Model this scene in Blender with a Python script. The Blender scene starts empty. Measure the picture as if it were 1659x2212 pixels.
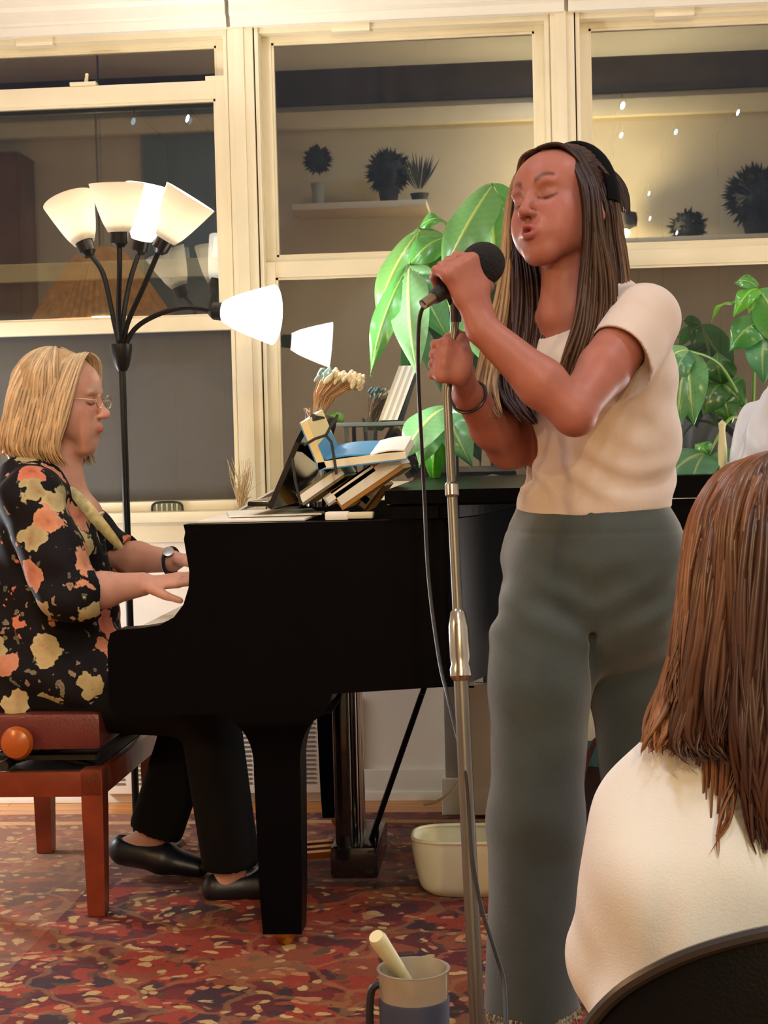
import bpy, bmesh, math, random
import numpy as np
from mathutils import Vector, Matrix, Euler, noise
random.seed(7); rng = np.random.default_rng(7)
SC = bpy.context.scene
COL = SC.collection
PI = math.pi
V = Vector
# ------------------------------------------------------------------ camera, world, lights, exposure
F = 3500.0; HZ = 1.13; YW = 5.10           # focal length in px of the 1659x2212 frame, eye height, window wall
cam_d = bpy.data.cameras.new('camera'); cam = bpy.data.objects.new('camera', cam_d); COL.objects.link(cam)
cam_d.sensor_fit = 'VERTICAL'; cam_d.sensor_height = 36.0; cam_d.lens = 36.0 * F / 2212.0
RM = Matrix.Rotation(math.radians(4.7), 4, 'Z') @ Matrix.Rotation(math.radians(90 - 2.39), 4, 'X') @ Matrix.Rotation(-0.025, 4, 'Z')
cam.matrix_world = Matrix.Translation((0, 0, HZ)) @ RM
cam_d.clip_start = 0.05
SC.camera = cam
SC.view_settings.view_transform = 'Standard'; SC.view_settings.look = 'None'
SC.view_settings.gamma = 1.0; SC.view_settings.use_curve_mapping = False
SC.view_settings.exposure = -0.05
SC.cycles.sample_clamp_indirect = 4.0
W = bpy.data.worlds.new('night'); SC.world = W; W.use_nodes = True
W.node_tree.nodes['Background'].inputs[0].default_value = (0.02, 0.03, 0.05, 1)
W.node_tree.nodes['Background'].inputs[1].default_value = 0.5

def P(px, py, Y):
    """world point seen at photo pixel (px, py) on the vertical plane y = Y"""
    d = RM.to_3x3() @ V(((px - 829.5) / F, -(py - 1106.0) / F, -1.0))
    t = Y / d.y
    return V((d.x * t, Y, HZ + d.z * t))
def PF(px, py, z=0.0):
    d = RM.to_3x3() @ V(((px - 829.5) / F, -(py - 1106.0) / F, -1.0))
    t = (z - HZ) / d.z
    return V((d.x * t, d.y * t, z))
def MIR(px, py, Yv):
    p = P(px, py, Yv); return V((p.x, 2 * YW - p.y, p.z))

def light(name, kind, loc, power, col, size=0.1, rot=None, size_y=None, spread=None):
    l = bpy.data.lights.new(name, kind); l.energy = power; l.color = col
    if kind == 'AREA':
        l.size = size
        if size_y: l.shape = 'RECTANGLE'; l.size_y = size_y
        if spread: l.spread = spread
    else: l.shadow_soft_size = size
    o = bpy.data.objects.new(name, l); COL.objects.link(o); o.location = loc
    if rot: o.rotation_euler = rot
    o['kind'] = 'helper'
    return o
WARM = (1.0, 0.80, 0.58)
# the room's ceiling lights (the fixtures themselves are built with the room)
CEIL_SPOTS = [(-1.6, 2.6), (1.5, 2.3), (0.0, 0.2), (0.385, -1.5)]
CEIL_POW = [26, 29, 24, 50]
for (cx, cy), pw in zip(CEIL_SPOTS, CEIL_POW):
    light('ceiling_lamp_light', 'AREA', (cx, cy, 4.02), pw, (.90, .98, 1.14), 0.34, (0, 0, 0))
# two added fill lights, out of view left and right by the window wall
light('left_fill_light', 'POINT', (-2.2, 4.45, .80), 58, (.96, 1.0, 1.04), .12).data.specular_factor = .3
light('right_fill_light', 'POINT', (2.2, 4.6, .50), 62, (.96, 1.0, 1.04), .12).data.specular_factor = .1
# ------------------------------------------------------------------ materials
def hexc(r, g, b):
    f = lambda c: ((c / 255) / 12.92) if c / 255 <= 0.04045 else (((c / 255) + 0.055) / 1.055) ** 2.4
    return (f(r), f(g), f(b), 1)
def mat(name, col, rough=0.5, metal=0.0, bump=0.0, bscale=200, var=0.0, vscale=8, spec=0.5, sheen=0, attr=None, coat=0, trans=0, sss=0):
    m = bpy.data.materials.new(name); m.use_nodes = True
    nt = m.node_tree; b = nt.nodes['Principled BSDF']
    b.inputs['Base Color'].default_value = col; b.inputs['Roughness'].default_value = rough
    b.inputs['Metallic'].default_value = metal; b.inputs['Specular IOR Level'].default_value = spec
    b.inputs['Coat Weight'].default_value = coat
    b.inputs['Transmission Weight'].default_value = trans
    if sheen: b.inputs['Sheen Weight'].default_value = sheen
    if sss:
        b.inputs['Subsurface Weight'].default_value = sss; b.inputs['Subsurface Scale'].default_value = 0.01
        b.inputs['Subsurface Radius'].default_value = (1, .35, .2)
    tc = nt.nodes.new('ShaderNodeTexCoord')
    src = None
    if attr:
        a = nt.nodes.new('ShaderNodeAttribute'); a.attribute_name = attr; src = a.outputs['Color']
    if var or src:
        n = nt.nodes.new('ShaderNodeTexNoise'); n.inputs['Scale'].default_value = vscale; n.inputs['Detail'].default_value = 6
        nt.links.new(tc.outputs['Object'], n.inputs['Vector'])
        mx = nt.nodes.new('ShaderNodeMix'); mx.data_type = 'RGBA'; mx.blend_type = 'MULTIPLY'
        mx.inputs[0].default_value = 1
        mr = nt.nodes.new('ShaderNodeMapRange'); mr.inputs[1].default_value = .3; mr.inputs[2].default_value = .7
        mr.inputs[3].default_value = 1 - var; mr.inputs[4].default_value = 1 + var
        nt.links.new(n.outputs['Fac'], mr.inputs[0])
        if src: nt.links.new(src, mx.inputs[6])
        else: mx.inputs[6].default_value = col
        nt.links.new(mr.outputs[0], mx.inputs[7]); nt.links.new(mx.outputs[2], b.inputs['Base Color'])
    if bump:
        n = nt.nodes.new('ShaderNodeTexNoise'); n.inputs['Scale'].default_value = bscale; n.inputs['Detail'].default_value = 4
        nt.links.new(tc.outputs['Object'], n.inputs['Vector'])
        bp = nt.nodes.new('ShaderNodeBump'); bp.inputs['Strength'].default_value = bump; bp.inputs['Distance'].default_value = 0.01
        nt.links.new(n.outputs['Fac'], bp.inputs['Height']); nt.links.new(bp.outputs[0], b.inputs['Normal'])
    return m
def emis(name, col, s):
    m = bpy.data.materials.new(name); m.use_nodes = True
    b = m.node_tree.nodes['Principled BSDF']; b.inputs['Base Color'].default_value = col
    b.inputs['Emission Color'].default_value = col; b.inputs['Emission Strength'].default_value = s
    return m
def ramp(nt, stops, interp='LINEAR'):
    r = nt.nodes.new('ShaderNodeValToRGB'); e = r.color_ramp; e.interpolation = interp
    while len(e.elements) > 1: e.elements.remove(e.elements[-1])
    e.elements[0].position = stops[0][0]; e.elements[0].color = stops[0][1]
    for p, c in stops[1:]:
        x = e.elements.new(p); x.color = c
    return r
def mathn(nt, op, a, b=None, c=None):
    n = nt.nodes.new('ShaderNodeMath'); n.operation = op
    for i, v in enumerate((a, b, c)):
        if v is None: continue
        if isinstance(v, (int, float)): n.inputs[i].default_value = v
        else: nt.links.new(v, n.inputs[i])
    return n.outputs[0]
def mixc(nt, fac, a, b, mode='MIX'):
    n = nt.nodes.new('ShaderNodeMix'); n.data_type = 'RGBA'; n.blend_type = mode
    for i, v in ((0, fac), (6, a), (7, b)):
        if isinstance(v, (int, float)): n.inputs[i].default_value = v
        elif isinstance(v, tuple): n.inputs[i].default_value = v
        else: nt.links.new(v, n.inputs[i])
    return n.outputs[2]

# ------------------------------------------------------------------ mesh helpers
class MB:
    """collects shapes into one mesh"""
    def __init__(s): s.bm = bmesh.new()
    def box(s, c, size, rot=None, bev=0.0):
        r = bmesh.ops.create_cube(s.bm, size=1.0)
        m = Matrix.Translation(c) @ (rot.to_4x4() if rot else Matrix()) @ Matrix.Diagonal((*size, 1))
        bmesh.ops.transform(s.bm, matrix=m, verts=r['verts'])
        if bev:
            ed = list({e for v in r['verts'] for e in v.link_edges})
            bmesh.ops.bevel(s.bm, geom=ed, offset=bev, segments=2, profile=.6, affect='EDGES')
        return s
    def b2(s, lo, hi, bev=0.0):
        lo = V(lo); hi = V(hi); return s.box((lo + hi) / 2, tuple(hi - lo), bev=bev)
    def prism(s, pts, n):
        """polygon pts (3d) extruded by vector n"""
        n = V(n)
        a = [s.bm.verts.new(V(p)) for p in pts]; b = [s.bm.verts.new(V(p) + n) for p in pts]
        k = len(pts)
        s.bm.faces.new(a[::-1]); s.bm.faces.new(b)
        for i in range(k): s.bm.faces.new((a[i], a[(i + 1) % k], b[(i + 1) % k], b[i]))
        return s
    def tube(s, pts, rad, seg=10, cap=True, flat=1.0, up=None):
        pts = [V(p) for p in pts]
        if isinstance(rad, (int, float)): rad = [rad] * len(pts)
        t0 = (pts[1] - pts[0]).normalized()
        u = up.copy() if up else (V((0, 0, 1)) if abs(t0.z) < .9 else V((1, 0, 0)))
        rings = []
        for i, p in enumerate(pts):
            if i == 0: t = pts[1] - pts[0]
            elif i == len(pts) - 1: t = pts[-1] - pts[-2]
            else: t = pts[i + 1] - pts[i - 1]
            t.normalize()
            u = (u - t * u.dot(t))
            if u.length < 1e-6: u = t.orthogonal()
            u.normalize(); w = t.cross(u)
            rings.append([s.bm.verts.new(p + (u * math.cos(a) + w * math.sin(a) * flat) * rad[i]) for a in [2 * PI * k / seg for k in range(seg)]])
        for a, b in zip(rings, rings[1:]):
            for k in range(seg): s.bm.faces.new((a[k], a[(k + 1) % seg], b[(k + 1) % seg], b[k]))
        if cap: s.bm.faces.new(rings[0][::-1]); s.bm.faces.new(rings[-1])
        return s
    def lathe(s, prof, o=(0, 0, 0), axis=None, seg=32, cap=False):
        """prof [(r, z)] about axis through o"""
        q = V(axis).to_track_quat('Z', 'Y').to_matrix() if axis is not None else Matrix.Identity(3)
        o = V(o); rings = []
        for r, z in prof:
            if r < 1e-6: rings.append([s.bm.verts.new(o + q @ V((0, 0, z)))])
            else: rings.append([s.bm.verts.new(o + q @ V((r * math.cos(2 * PI * k / seg), r * math.sin(2 * PI * k / seg), z))) for k in range(seg)])
        for a, b in zip(rings, rings[1:]):
            for k in range(seg):
                A, B, C, D = a[k % len(a)], a[(k + 1) % len(a)], b[(k + 1) % len(b)], b[k % len(b)]
                f = []
                for v in (A, B, C, D):
                    if v not in f: f.append(v)
                if len(f) > 2: s.bm.faces.new(f)
        if cap:
            if len(rings[0]) > 1: s.bm.faces.new(rings[0][::-1])
            if len(rings[-1]) > 1: s.bm.faces.new(rings[-1])
        return s
    def sphere(s, c, r, sc=(1, 1, 1), rot=None, u=20, v=12):
        q = bmesh.ops.create_uvsphere(s.bm, u_segments=u, v_segments=v, radius=1.0)
        m = Matrix.Translation(c) @ (rot.to_4x4() if rot else Matrix()) @ Matrix.Diagonal((r * sc[0], r * sc[1], r * sc[2], 1))
        bmesh.ops.transform(s.bm, matrix=m, verts=q['verts']); return s
    def grid(s, f, nu, nv):
        g = [[s.bm.verts.new(f(i / nu, j / nv)) for j in range(nv + 1)] for i in range(nu + 1)]
        for i in range(nu):
            for j in range(nv): s.bm.faces.new((g[i][j], g[i + 1][j], g[i + 1][j + 1], g[i][j + 1]))
        return s
    def build(s, name, m, parent=None, smooth=True, sharp=35):
        bmesh.ops.recalc_face_normals(s.bm, faces=s.bm.faces)
        me = bpy.data.meshes.new(name); s.bm.to_mesh(me); s.bm.free()
        return finish(me, name, m, parent, smooth, sharp)
def finish(me, name, m, parent=None, smooth=True, sharp=35):
    if m: me.materials.append(m)
    if smooth:
        me.shade_smooth()
        if sharp: me.set_sharp_from_angle(angle=math.radians(sharp))
    o = bpy.data.objects.new(name, me); COL.objects.link(o)
    if parent is not None:
        o.parent = parent
        mw = Matrix.Translation(parent['_base']) if '_base' in parent.keys() else Matrix()
        me.transform(mw.inverted())
    return o
def thing(name, label, cat, base=(0, 0, 0), group=None):
    """an Empty at the base of a thing; parts are modelled in world space and re-based on it"""
    o = bpy.data.objects.new(name, None); COL.objects.link(o)
    o.location = base; o.empty_display_size = .1; o['_base'] = tuple(base)
    o['label'] = label; o['category'] = cat
    if group: o['group'] = group
    return o
def sub(part, ob):
    """make ob a sub-part of part (both already re-based on the same thing)"""
    ob.parent = part; return ob
def tag(o, label, cat, group=None, kind=None):
    o['label'] = label; o['category'] = cat
    if group: o['group'] = group
    if kind: o['kind'] = kind
    return o
def struct(o): o['kind'] = 'structure'; return o
def subpart(mb, name, m, thing_, part, **k):
    o = mb.build(name, m, thing_, **k); o.parent = part; return o

# ------------------------------------------------------------------ signed-distance modelling
class SDF:
    def __init__(s, res, pad=0.02): s.p = []; s.res = res; s.pad = pad
    def rc(s, a, b, r1, r2, k=.01, op='u'): s.p.append(('rc', np.array(a, float), np.array(b, float), r1, r2, k, op)); return s
    def el(s, c, r, rot=None, k=.01, op='u'):
        R = np.array(rot if rot is not None else Matrix.Identity(3)).reshape(3, 3)
        s.p.append(('el', np.array(c, float), np.array(r, float), R, None, k, op)); return s
    def ec(s, a, b, ra, rb, u, k=.02, op='u', ex=2.0):
        """elliptic cone a->b, radii ra=(along u, across) """
        s.p.append(('ec', np.array(a, float), np.array(b, float), (np.array(ra, float), np.array(rb, float), np.array(u, float), ex), None, k, op)); return s
    def hs(s, o, n, k=.004):
        """cut away the half space on the side of n"""
        s.p.append(('hs', np.array(o, float), np.array(n, float), None, None, k, 's')); return s
    def fn(s, f): s.p.append(('fn', f, None, None, None, 0, 'f')); return s
    def bb(s, q):
        t = q[0]
        if t == 'rc': r = max(q[3], q[4]); return np.minimum(q[1], q[2]) - r, np.maximum(q[1], q[2]) + r
        if t == 'el': r = q[2].max(); return q[1] - r, q[1] + r
        if t == 'ec': r = max(q[3][0].max(), q[3][1].max()); return np.minimum(q[1], q[2]) - r, np.maximum(q[1], q[2]) + r
    def ev(s, q, X):
        t = q[0]
        if t == 'rc':
            a, b, r1, r2 = q[1:5]; ba = b - a; l = ba @ ba
            h = np.clip(((X - a) @ ba) / l, 0, 1).astype(np.float32)
            return np.linalg.norm(X - a - h[..., None] * ba, axis=-1) - (r1 + (r2 - r1) * h)
        if t == 'el':
            Y = (X - q[1]) @ q[3]; k0 = np.linalg.norm(Y / q[2], axis=-1); k1 = np.linalg.norm(Y / q[2] ** 2, axis=-1) + 1e-6
            return k0 * (k0 - 1) / k1
        if t == 'ec':
            a, b = q[1], q[2]; ra, rb, u, ex = q[3]; ba = b - a; L = np.linalg.norm(ba); d = ba / L
            u = u - d * (u @ d); u = u / np.linalg.norm(u); w = np.cross(d, u)
            Y = X - a; h = (Y @ d); hc = np.clip(h, 0, L); t_ = hc / L
            rx = ra[0] + (rb[0] - ra[0]) * t_; ry = ra[1] + (rb[1] - ra[1]) * t_; rm = np.minimum(rx, ry)
            over = (h - hc)
            A = np.abs(Y @ u) / rx; B = np.abs(Y @ w) / ry; C = np.abs(over) / rm
            k0 = (A ** ex + B ** ex + C ** ex) ** (1 / ex)
            A2 = A / rx; B2 = B / ry; C2 = C / rm; k1 = np.sqrt(A2 ** 2 + B2 ** 2 + C2 ** 2) + 1e-6
            return np.where(k0 > .3, k0 * (k0 - 1) / k1, -rm * .7)
        if t == 'hs': return -((X - q[1]) @ q[2])
    def mesh(s):
        lo = np.min([s.bb(q)[0] for q in s.p if q[-1] == 'u'], axis=0) - s.pad
        hi = np.max([s.bb(q)[1] for q in s.p if q[-1] == 'u'], axis=0) + s.pad
        h = s.res; n = np.ceil((hi - lo) / h).astype(int) + 1
        ax = [lo[i] + h * np.arange(n[i]) for i in range(3)]
        D = np.full(n, .05, np.float32)
        for q in s.p:
            k = q[5]
            if q[0] in ('fn', 'hs'): i0 = np.zeros(3, int); i1 = n
            else:
                a, b = s.bb(q); m = k * 1.2 + .012
                i0 = np.clip(((a - m - lo) / h).astype(int), 0, n - 1); i1 = np.clip(((b + m - lo) / h).astype(int) + 2, 1, n)
            if np.any(i1 <= i0): continue
            sl = tuple(slice(i0[i], i1[i]) for i in range(3))
            blk = D[sl]
            # evaluate slab by slab to save memory
            for z in range(blk.shape[0]):
                x = ax[0][i0[0] + z]
                yy, zz = np.meshgrid(ax[1][sl[1]], ax[2][sl[2]], indexing='ij')
                X = np.stack([np.full_like(yy, x), yy, zz], -1)
                if q[0] == 'fn': 
                    msk = np.abs(blk[z]) < .03
                    if msk.any(): blk[z][msk] = q[1](X[msk], blk[z][msk]).astype(np.float32)
                    continue
                d = s.ev(q, X).astype(np.float32); c = blk[z]
                if q[6] == 'u':
                    hh = np.clip(.5 + .5 * (c - d) / k, 0, 1); blk[z] = c * (1 - hh) + d * hh - k * hh * (1 - hh)
                else:
                    hh = np.clip(.5 - .5 * (c + d) / k, 0, 1); blk[z] = c * (1 - hh) - d * hh + k * hh * (1 - hh)
        D[0] = D[-1] = .05; D[:, 0] = D[:, -1] = .05; D[:, :, 0] = D[:, :, -1] = .05
        return nets(D, lo, h)
def nets(D, lo, h):
    I = D < 0
    c = [I[x:I.shape[0] - 1 + x, y:I.shape[1] - 1 + y, z:I.shape[2] - 1 + z] for x in (0, 1) for y in (0, 1) for z in (0, 1)]
    an = c[0].copy(); al = c[0].copy()
    for q in c[1:]: an |= q; al &= q
    act = an & ~al
    idx = np.argwhere(act); vid = np.full(act.shape, -1, np.int32); vid[act] = np.arange(len(idx))
    S = np.zeros((len(idx), 3)); N = np.zeros(len(idx))
    cor = [(x, y, z) for x in (0, 1) for y in (0, 1) for z in (0, 1)]
    val = {q: D[idx[:, 0] + q[0], idx[:, 1] + q[1], idx[:, 2] + q[2]] for q in cor}
    for a in cor:
        for k in range(3):
            if a[k] == 0:
                b = list(a); b[k] = 1; b = tuple(b)
                va, vb = val[a], val[b]; m = (va < 0) != (vb < 0)
                t = np.where(m, va / np.where(m, va - vb, 1), 0)
                p = np.array(a, float)[None] + t[:, None] * (np.array(b) - np.array(a))[None]
                S[m] += p[m]; N[m] += 1
    v = lo + h * (idx + S / N[:, None])
    quads = []
    for k in range(3):
        o = [0, 1, 2]; o.remove(k); u, w = o
        A = I; sl0 = [slice(None)] * 3; sl1 = [slice(None)] * 3; sl0[k] = slice(0, -1); sl1[k] = slice(1, None)
        a = A[tuple(sl0)]; b = A[tuple(sl1)]; ch = a != b
        e = np.argwhere(ch)
        e = e[(e[:, u] > 0) & (e[:, w] > 0) & (e[:, u] < D.shape[u] - 1) & (e[:, w] < D.shape[w] - 1)]
        ins = a[e[:, 0], e[:, 1], e[:, 2]]
        def g(du, dw):
            f = e.copy(); f[:, u] -= du; f[:, w] -= dw; return vid[f[:, 0], f[:, 1], f[:, 2]]
        q = np.stack([g(1, 1), g(0, 1), g(0, 0), g(1, 0)], -1)
        flip = ins if k != 1 else ~ins
        q = np.where(flip[:, None], q, q[:, ::-1]); quads.append(q)
    q = np.concatenate(quads)
    return v, q
def smooth_vq(v, q, it=1, lam=.5):
    e = np.concatenate([q[:, [0, 1]], q[:, [1, 2]], q[:, [2, 3]], q[:, [3, 0]]])
    for _ in range(it):
        s = np.zeros_like(v); c = np.zeros(len(v))
        for i in range(3):
            s[:, i] = np.bincount(e[:, 0], v[e[:, 1], i], len(v)) + np.bincount(e[:, 1], v[e[:, 0], i], len(v))
        c = np.bincount(e[:, 0], minlength=len(v)) + np.bincount(e[:, 1], minlength=len(v))
        v = v + lam * (s / c[:, None] - v)
    return v
def sdf_obj(sdf, name, m, parent=None, colf=None, sm=2):
    v, q = sdf.mesh(); v = smooth_vq(v, q, sm)
    me = bpy.data.meshes.new(name)
    me.vertices.add(len(v)); me.vertices.foreach_set('co', v.astype(np.float32).ravel())
    me.loops.add(len(q) * 4); me.loops.foreach_set('vertex_index', q.astype(np.int32).ravel())
    me.polygons.add(len(q)); me.polygons.foreach_set('loop_start', np.arange(0, len(q) * 4, 4, dtype=np.int32))
    me.update(calc_edges=True); me.validate()
    if colf:
        c = colf(v); a = me.color_attributes.new('Col', 'FLOAT_COLOR', 'POINT')
        a.data.foreach_set('color', np.concatenate([c, np.ones((len(c), 1))], 1).astype(np.float32).ravel())
    return finish(me, name, m, parent, True, 0)
def blob(v, c, r):
    """soft mask 1 inside ellipsoid centre c radii r"""
    d = np.linalg.norm((v - np.array(c)) / np.array(r), axis=1); return np.clip(1.5 - 1.0 * d, 0, 1) ** 1.5 * 1.0
# ------------------------------------------------------------------ the room
M = {}
M['trim'] = mat('painted_trim', hexc(230, 219, 188), .35, bump=.03, bscale=60, var=.03)
M['trimw'] = mat('painted_crown', hexc(226, 222, 208), .4, var=.03)
M['wall'] = mat('wall_paint', hexc(232, 222, 206), .7, bump=.05, bscale=90, var=.03)
M['rear'] = mat('rear_wall_paint', hexc(206, 193, 164), .8, var=.05, vscale=2)
M['side'] = mat('side_wall_paint', hexc(208, 206, 200), .8, var=.04, vscale=2)
M['ceil'] = mat('ceiling_paint', hexc(225, 222, 214), .8)
M['black'] = mat('black_plastic', (.012, .012, .013, 1), .45)
M['dark'] = mat('dark_gap', (.02, .012, .012, 1), .7)
def glass_mat():
    m = bpy.data.materials.new('window_glass'); m.use_nodes = True; nt = m.node_tree; nt.nodes.clear()
    o = nt.nodes.new('ShaderNodeOutputMaterial'); t = nt.nodes.new('ShaderNodeBsdfTransparent'); t.inputs[0].default_value = (.9, .94, .95, 1)
    g = nt.nodes.new('ShaderNodeBsdfGlossy'); g.inputs['Roughness'].default_value = .012; g.inputs[0].default_value = (.98, .98, 1, 1)
    x = nt.nodes.new('ShaderNodeMixShader')
    fr = nt.nodes.new('ShaderNodeFresnel'); fr.inputs[0].default_value = 2.2
    d = nt.nodes.new('ShaderNodeBsdfDiffuse'); d.inputs[0].default_value = (.35, .34, .3, 1)
    n = nt.nodes.new('ShaderNodeTexNoise'); n.inputs['Scale'].default_value = 9; n.inputs['Detail'].default_value = 5
    mp = nt.nodes.new('ShaderNodeMapping'); mp.inputs['Scale'].default_value = (3, 1, .25)
    tc = nt.nodes.new('ShaderNodeTexCoord'); nt.links.new(tc.outputs['Object'], mp.inputs[0]); nt.links.new(mp.outputs[0], n.inputs[0])
    df = mathn(nt, 'MULTIPLY', n.outputs[0], .05)
    x2 = nt.nodes.new('ShaderNodeMixShader')
    nt.links.new(df, x2.inputs[0]); nt.links.new(t.outputs[0], x2.inputs[1]); nt.links.new(d.outputs[0], x2.inputs[2])
    nt.links.new(fr.outputs[0], x.inputs[0]); nt.links.new(x2.outputs[0], x.inputs[1]); nt.links.new(g.outputs[0], x.inputs[2])
    nt.links.new(x.outputs[0], o.inputs[0]); return m
M['glass'] = glass_mat()
def screen_mat():
    m = bpy.data.materials.new('insect_screen'); m.use_nodes = True; nt = m.node_tree; nt.nodes.clear()
    o = nt.nodes.new('ShaderNodeOutputMaterial'); t = nt.nodes.new('ShaderNodeBsdfTransparent')
    d = nt.nodes.new('ShaderNodeBsdfDiffuse'); d.inputs[0].default_value = (.19, .175, .15, 1)
    x = nt.nodes.new('ShaderNodeMixShader'); x.inputs[0].default_value = .45
    nt.links.new(t.outputs[0], x.inputs[1]); nt.links.new(d.outputs[0], x.inputs[2]); nt.links.new(x.outputs[0], o.inputs[0]); return m
M['screen'] = screen_mat()
XL, XR, YR, ZC = -4.6, 3.2, -2.7, 4.13
# floor: narrow oak boards
def wood_floor():
    m = mat('oak_floor', hexc(190, 130, 70), .3, var=.0); nt = m.node_tree; b = nt.nodes['Principled BSDF']
    tc = nt.nodes.new('ShaderNodeTexCoord'); br = nt.nodes.new('ShaderNodeTexBrick')
    br.inputs['Scale'].default_value = 1; br.inputs['Brick Width'].default_value = 1.1; br.inputs['Row Height'].default_value = .06
    br.inputs['Mortar Size'].default_value = .0015; br.inputs['Color1'].default_value = hexc(205, 140, 74); br.inputs['Color2'].default_value = hexc(176, 112, 56)
    br.inputs['Mortar'].default_value = hexc(70, 40, 20)
    nt.links.new(tc.outputs['Object'], br.inputs[0])
    n = nt.nodes.new('ShaderNodeTexNoise'); n.inputs['Scale'].default_value = 6; mp = nt.nodes.new('ShaderNodeMapping'); mp.inputs['Scale'].default_value = (1, 14, 1)
    nt.links.new(tc.outputs['Object'], mp.inputs[0]); nt.links.new(mp.outputs[0], n.inputs[0])
    r = ramp(nt, [(.3, (.7, .7, .7, 1)), (.7, (1.2, 1.15, 1.1, 1))]); nt.links.new(n.outputs[0], r.inputs[0])
    nt.links.new(mixc(nt, 1.0, br.outputs[0], r.outputs[0], 'MULTIPLY'), b.inputs['Base Color']); return m
struct(MB().b2((XL, YR, -.05), (XR, YW + .02, 0)).build('floor', wood_floor()))
struct(MB().b2((XL, YR, ZC), (XR, YW + .3, ZC + .08)).build('ceiling', M['ceil']))
struct(MB().b2((XL - .1, YR, 0), (XL, YW + .3, ZC)).build('wall_left', M['side']))
struct(MB().b2((XR, YR, 0), (XR + .1, YW + .3, ZC)).build('wall_right', M['side']))
struct(MB().b2((XL, YR - .1, 0), (XR, YR, ZC)).build('wall_rear', M['rear']))
# window positions measured on the wall plane
def wx(px, py=560): return P(px, py, YW).x
G1R, G2L, G2R, G3L = wx(466, 300), wx(586, 300), wx(1157, 200), wx(1276, 200)
GW = G2R - G2L
G1L, G3R = G1R - GW, G3L + GW
ZT, ZM, ZS = 2.41, 1.70, 1.005            # glass top, meeting rail, glass bottom
SW = .036                                 # sash member width
opens = [(G1L - SW, G1R + SW), (G2L - SW, G2R + SW), (G3L - SW, G3R + SW)]
ZO0, ZO1 = ZS - .07, ZT + .04
wb = MB()
T = .14
wb.b2((XL, YW, 0), (XR, YW + T, ZO0)); wb.b2((XL, YW, ZO1), (XR, YW + T, ZC))
xs = [XL] + [v for o in opens for v in o] + [XR]
for i in range(0, len(xs), 2): wb.b2((xs[i], YW, ZO0), (xs[i + 1], YW + T, ZO1))
struct(wb.build('wall_back', M['wall'], smooth=False))
# casings between the windows, stepped
def casing(x0, x1, nm):
    m = MB(); w = x1 - x0
    m.b2((x0 + .012, YW - .018, ZO0), (x1 - .012, YW + .01, ZO1), .003)
    m.b2((x0 + w * .28, YW - .026, ZO0), (x0 + w * .62, YW - .01, ZO1), .003)
    m.b2((x0 - .004, YW - .006, ZO0), (x0 + .008, YW + .02, ZO1), .001)
    m.b2((x1 - .008, YW - .012, ZO0), (x1 + .004, YW + .02, ZO1), .001)
    struct(m.build(nm, M['trim']))
casing(opens[0][1], opens[1][0], 'trim_1'); casing(opens[1][1], opens[2][0], 'trim_2')
casing(opens[0][0] - .12, opens[0][0], 'trim_3'); casing(opens[2][1], opens[2][1] + .12, 'trim_4')
# crown / valance boards above the windows with a joint between lengths
def crown(x0, x1, nm):
    m = MB()
    prof = [(0, 2.445), (.035, 2.445), (.04, 2.475), (.055, 2.48), (.055, 2.515), (.07, 2.525), (.075, 2.56), (.10, 2.575), (.10, 2.62), (.115, 2.63), (.115, 2.68), (0, 2.68)]
    m.prism([(x0, YW - a, z) for a, z in prof], (x1 - x0, 0, 0)); struct(m.build(nm, M['trimw'], smooth=False))
jx = [XL + .01, wx(497, 60), wx(1222, 10), XR - .01]
for i in range(3): crown(jx[i] + .006, jx[i + 1] - .006, 'trim_%d' % (5 + i))
# sill and apron
struct(MB().b2((XL + .01, YW - .075, ZO0 - .035), (XR - .01, YW + .03, ZO0 + .0), .008).b2((XL + .01, YW - .02, ZO0 - .10), (XR - .01, YW, ZO0 - .035), .004).build('trim_8', M['trim']))
struct(MB().b2((XL + .01, YW - .018, 0), (XR - .01, YW, .10), .004).b2((XL + .01, YW - .026, 0), (XR - .01, YW, .03), .004).build('baseboard_back', M['trimw']))
def sash(w, x0, x1, z0, z1, y, rail_b, rail_t, latch=False, horns=False, part='sash'):
    """frame of one sash round the glass x0..x1, z0..z1"""
    m = MB()
    m.b2((x0 - SW, y - .018, z0 - rail_b), (x0, y + .018, z1 + rail_t), .003); m.b2((x1, y - .018, z0 - rail_b), (x1 + SW, y + .018, z1 + rail_t), .003)
    m.b2((x0 - .001, y - .018, z0 - rail_b), (x1 + .001, y + .018, z0), .003); m.b2((x0 - .001, y - .018, z1), (x1 + .001, y + .018, z1 + rail_t), .003)
    m.b2((x0, y - .012, z0), (x0 + .007, y + .01, z1)); m.b2((x1 - .007, y - .012, z0), (x1, y + .01, z1))
    m.b2((x0, y - .012, z0), (x1, y + .01, z0 + .007)); m.b2((x0, y - .012, z1 - .007), (x1, y + .01, z1))
    if horns:
        for a, b in ((x0 - SW, x0 + .03), (x1 - .03, x1 + SW)): m.b2((a, y - .02, z1 + rail_t - .002), (b, y + .016, z1 + rail_t + .014), .003)
    f = m.build(part, M['trim'], w)
    g = MB().b2((x0, y - .002, z0), (x1, y + .002, z1)).build('pane', M['glass'], w, smooth=False); g.parent = f
    if latch:
        xc = (x0 + x1) / 2 - .0; l = MB(); l.b2((xc - .05, y - .026, z1 + rail_t), (xc + .035, y + .01, z1 + rail_t + .012), .003)
        l.tube([(xc, y - .01, z1 + rail_t + .01), (xc + .004, y - .012, z1 + rail_t + .035)], [.007, .005]); l.sphere((xc + .004, y - .012, z1 + rail_t + .035), .006)
        lo = l.build('sash_latch', M['trim'], w); lo.parent = f
    return f
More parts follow.
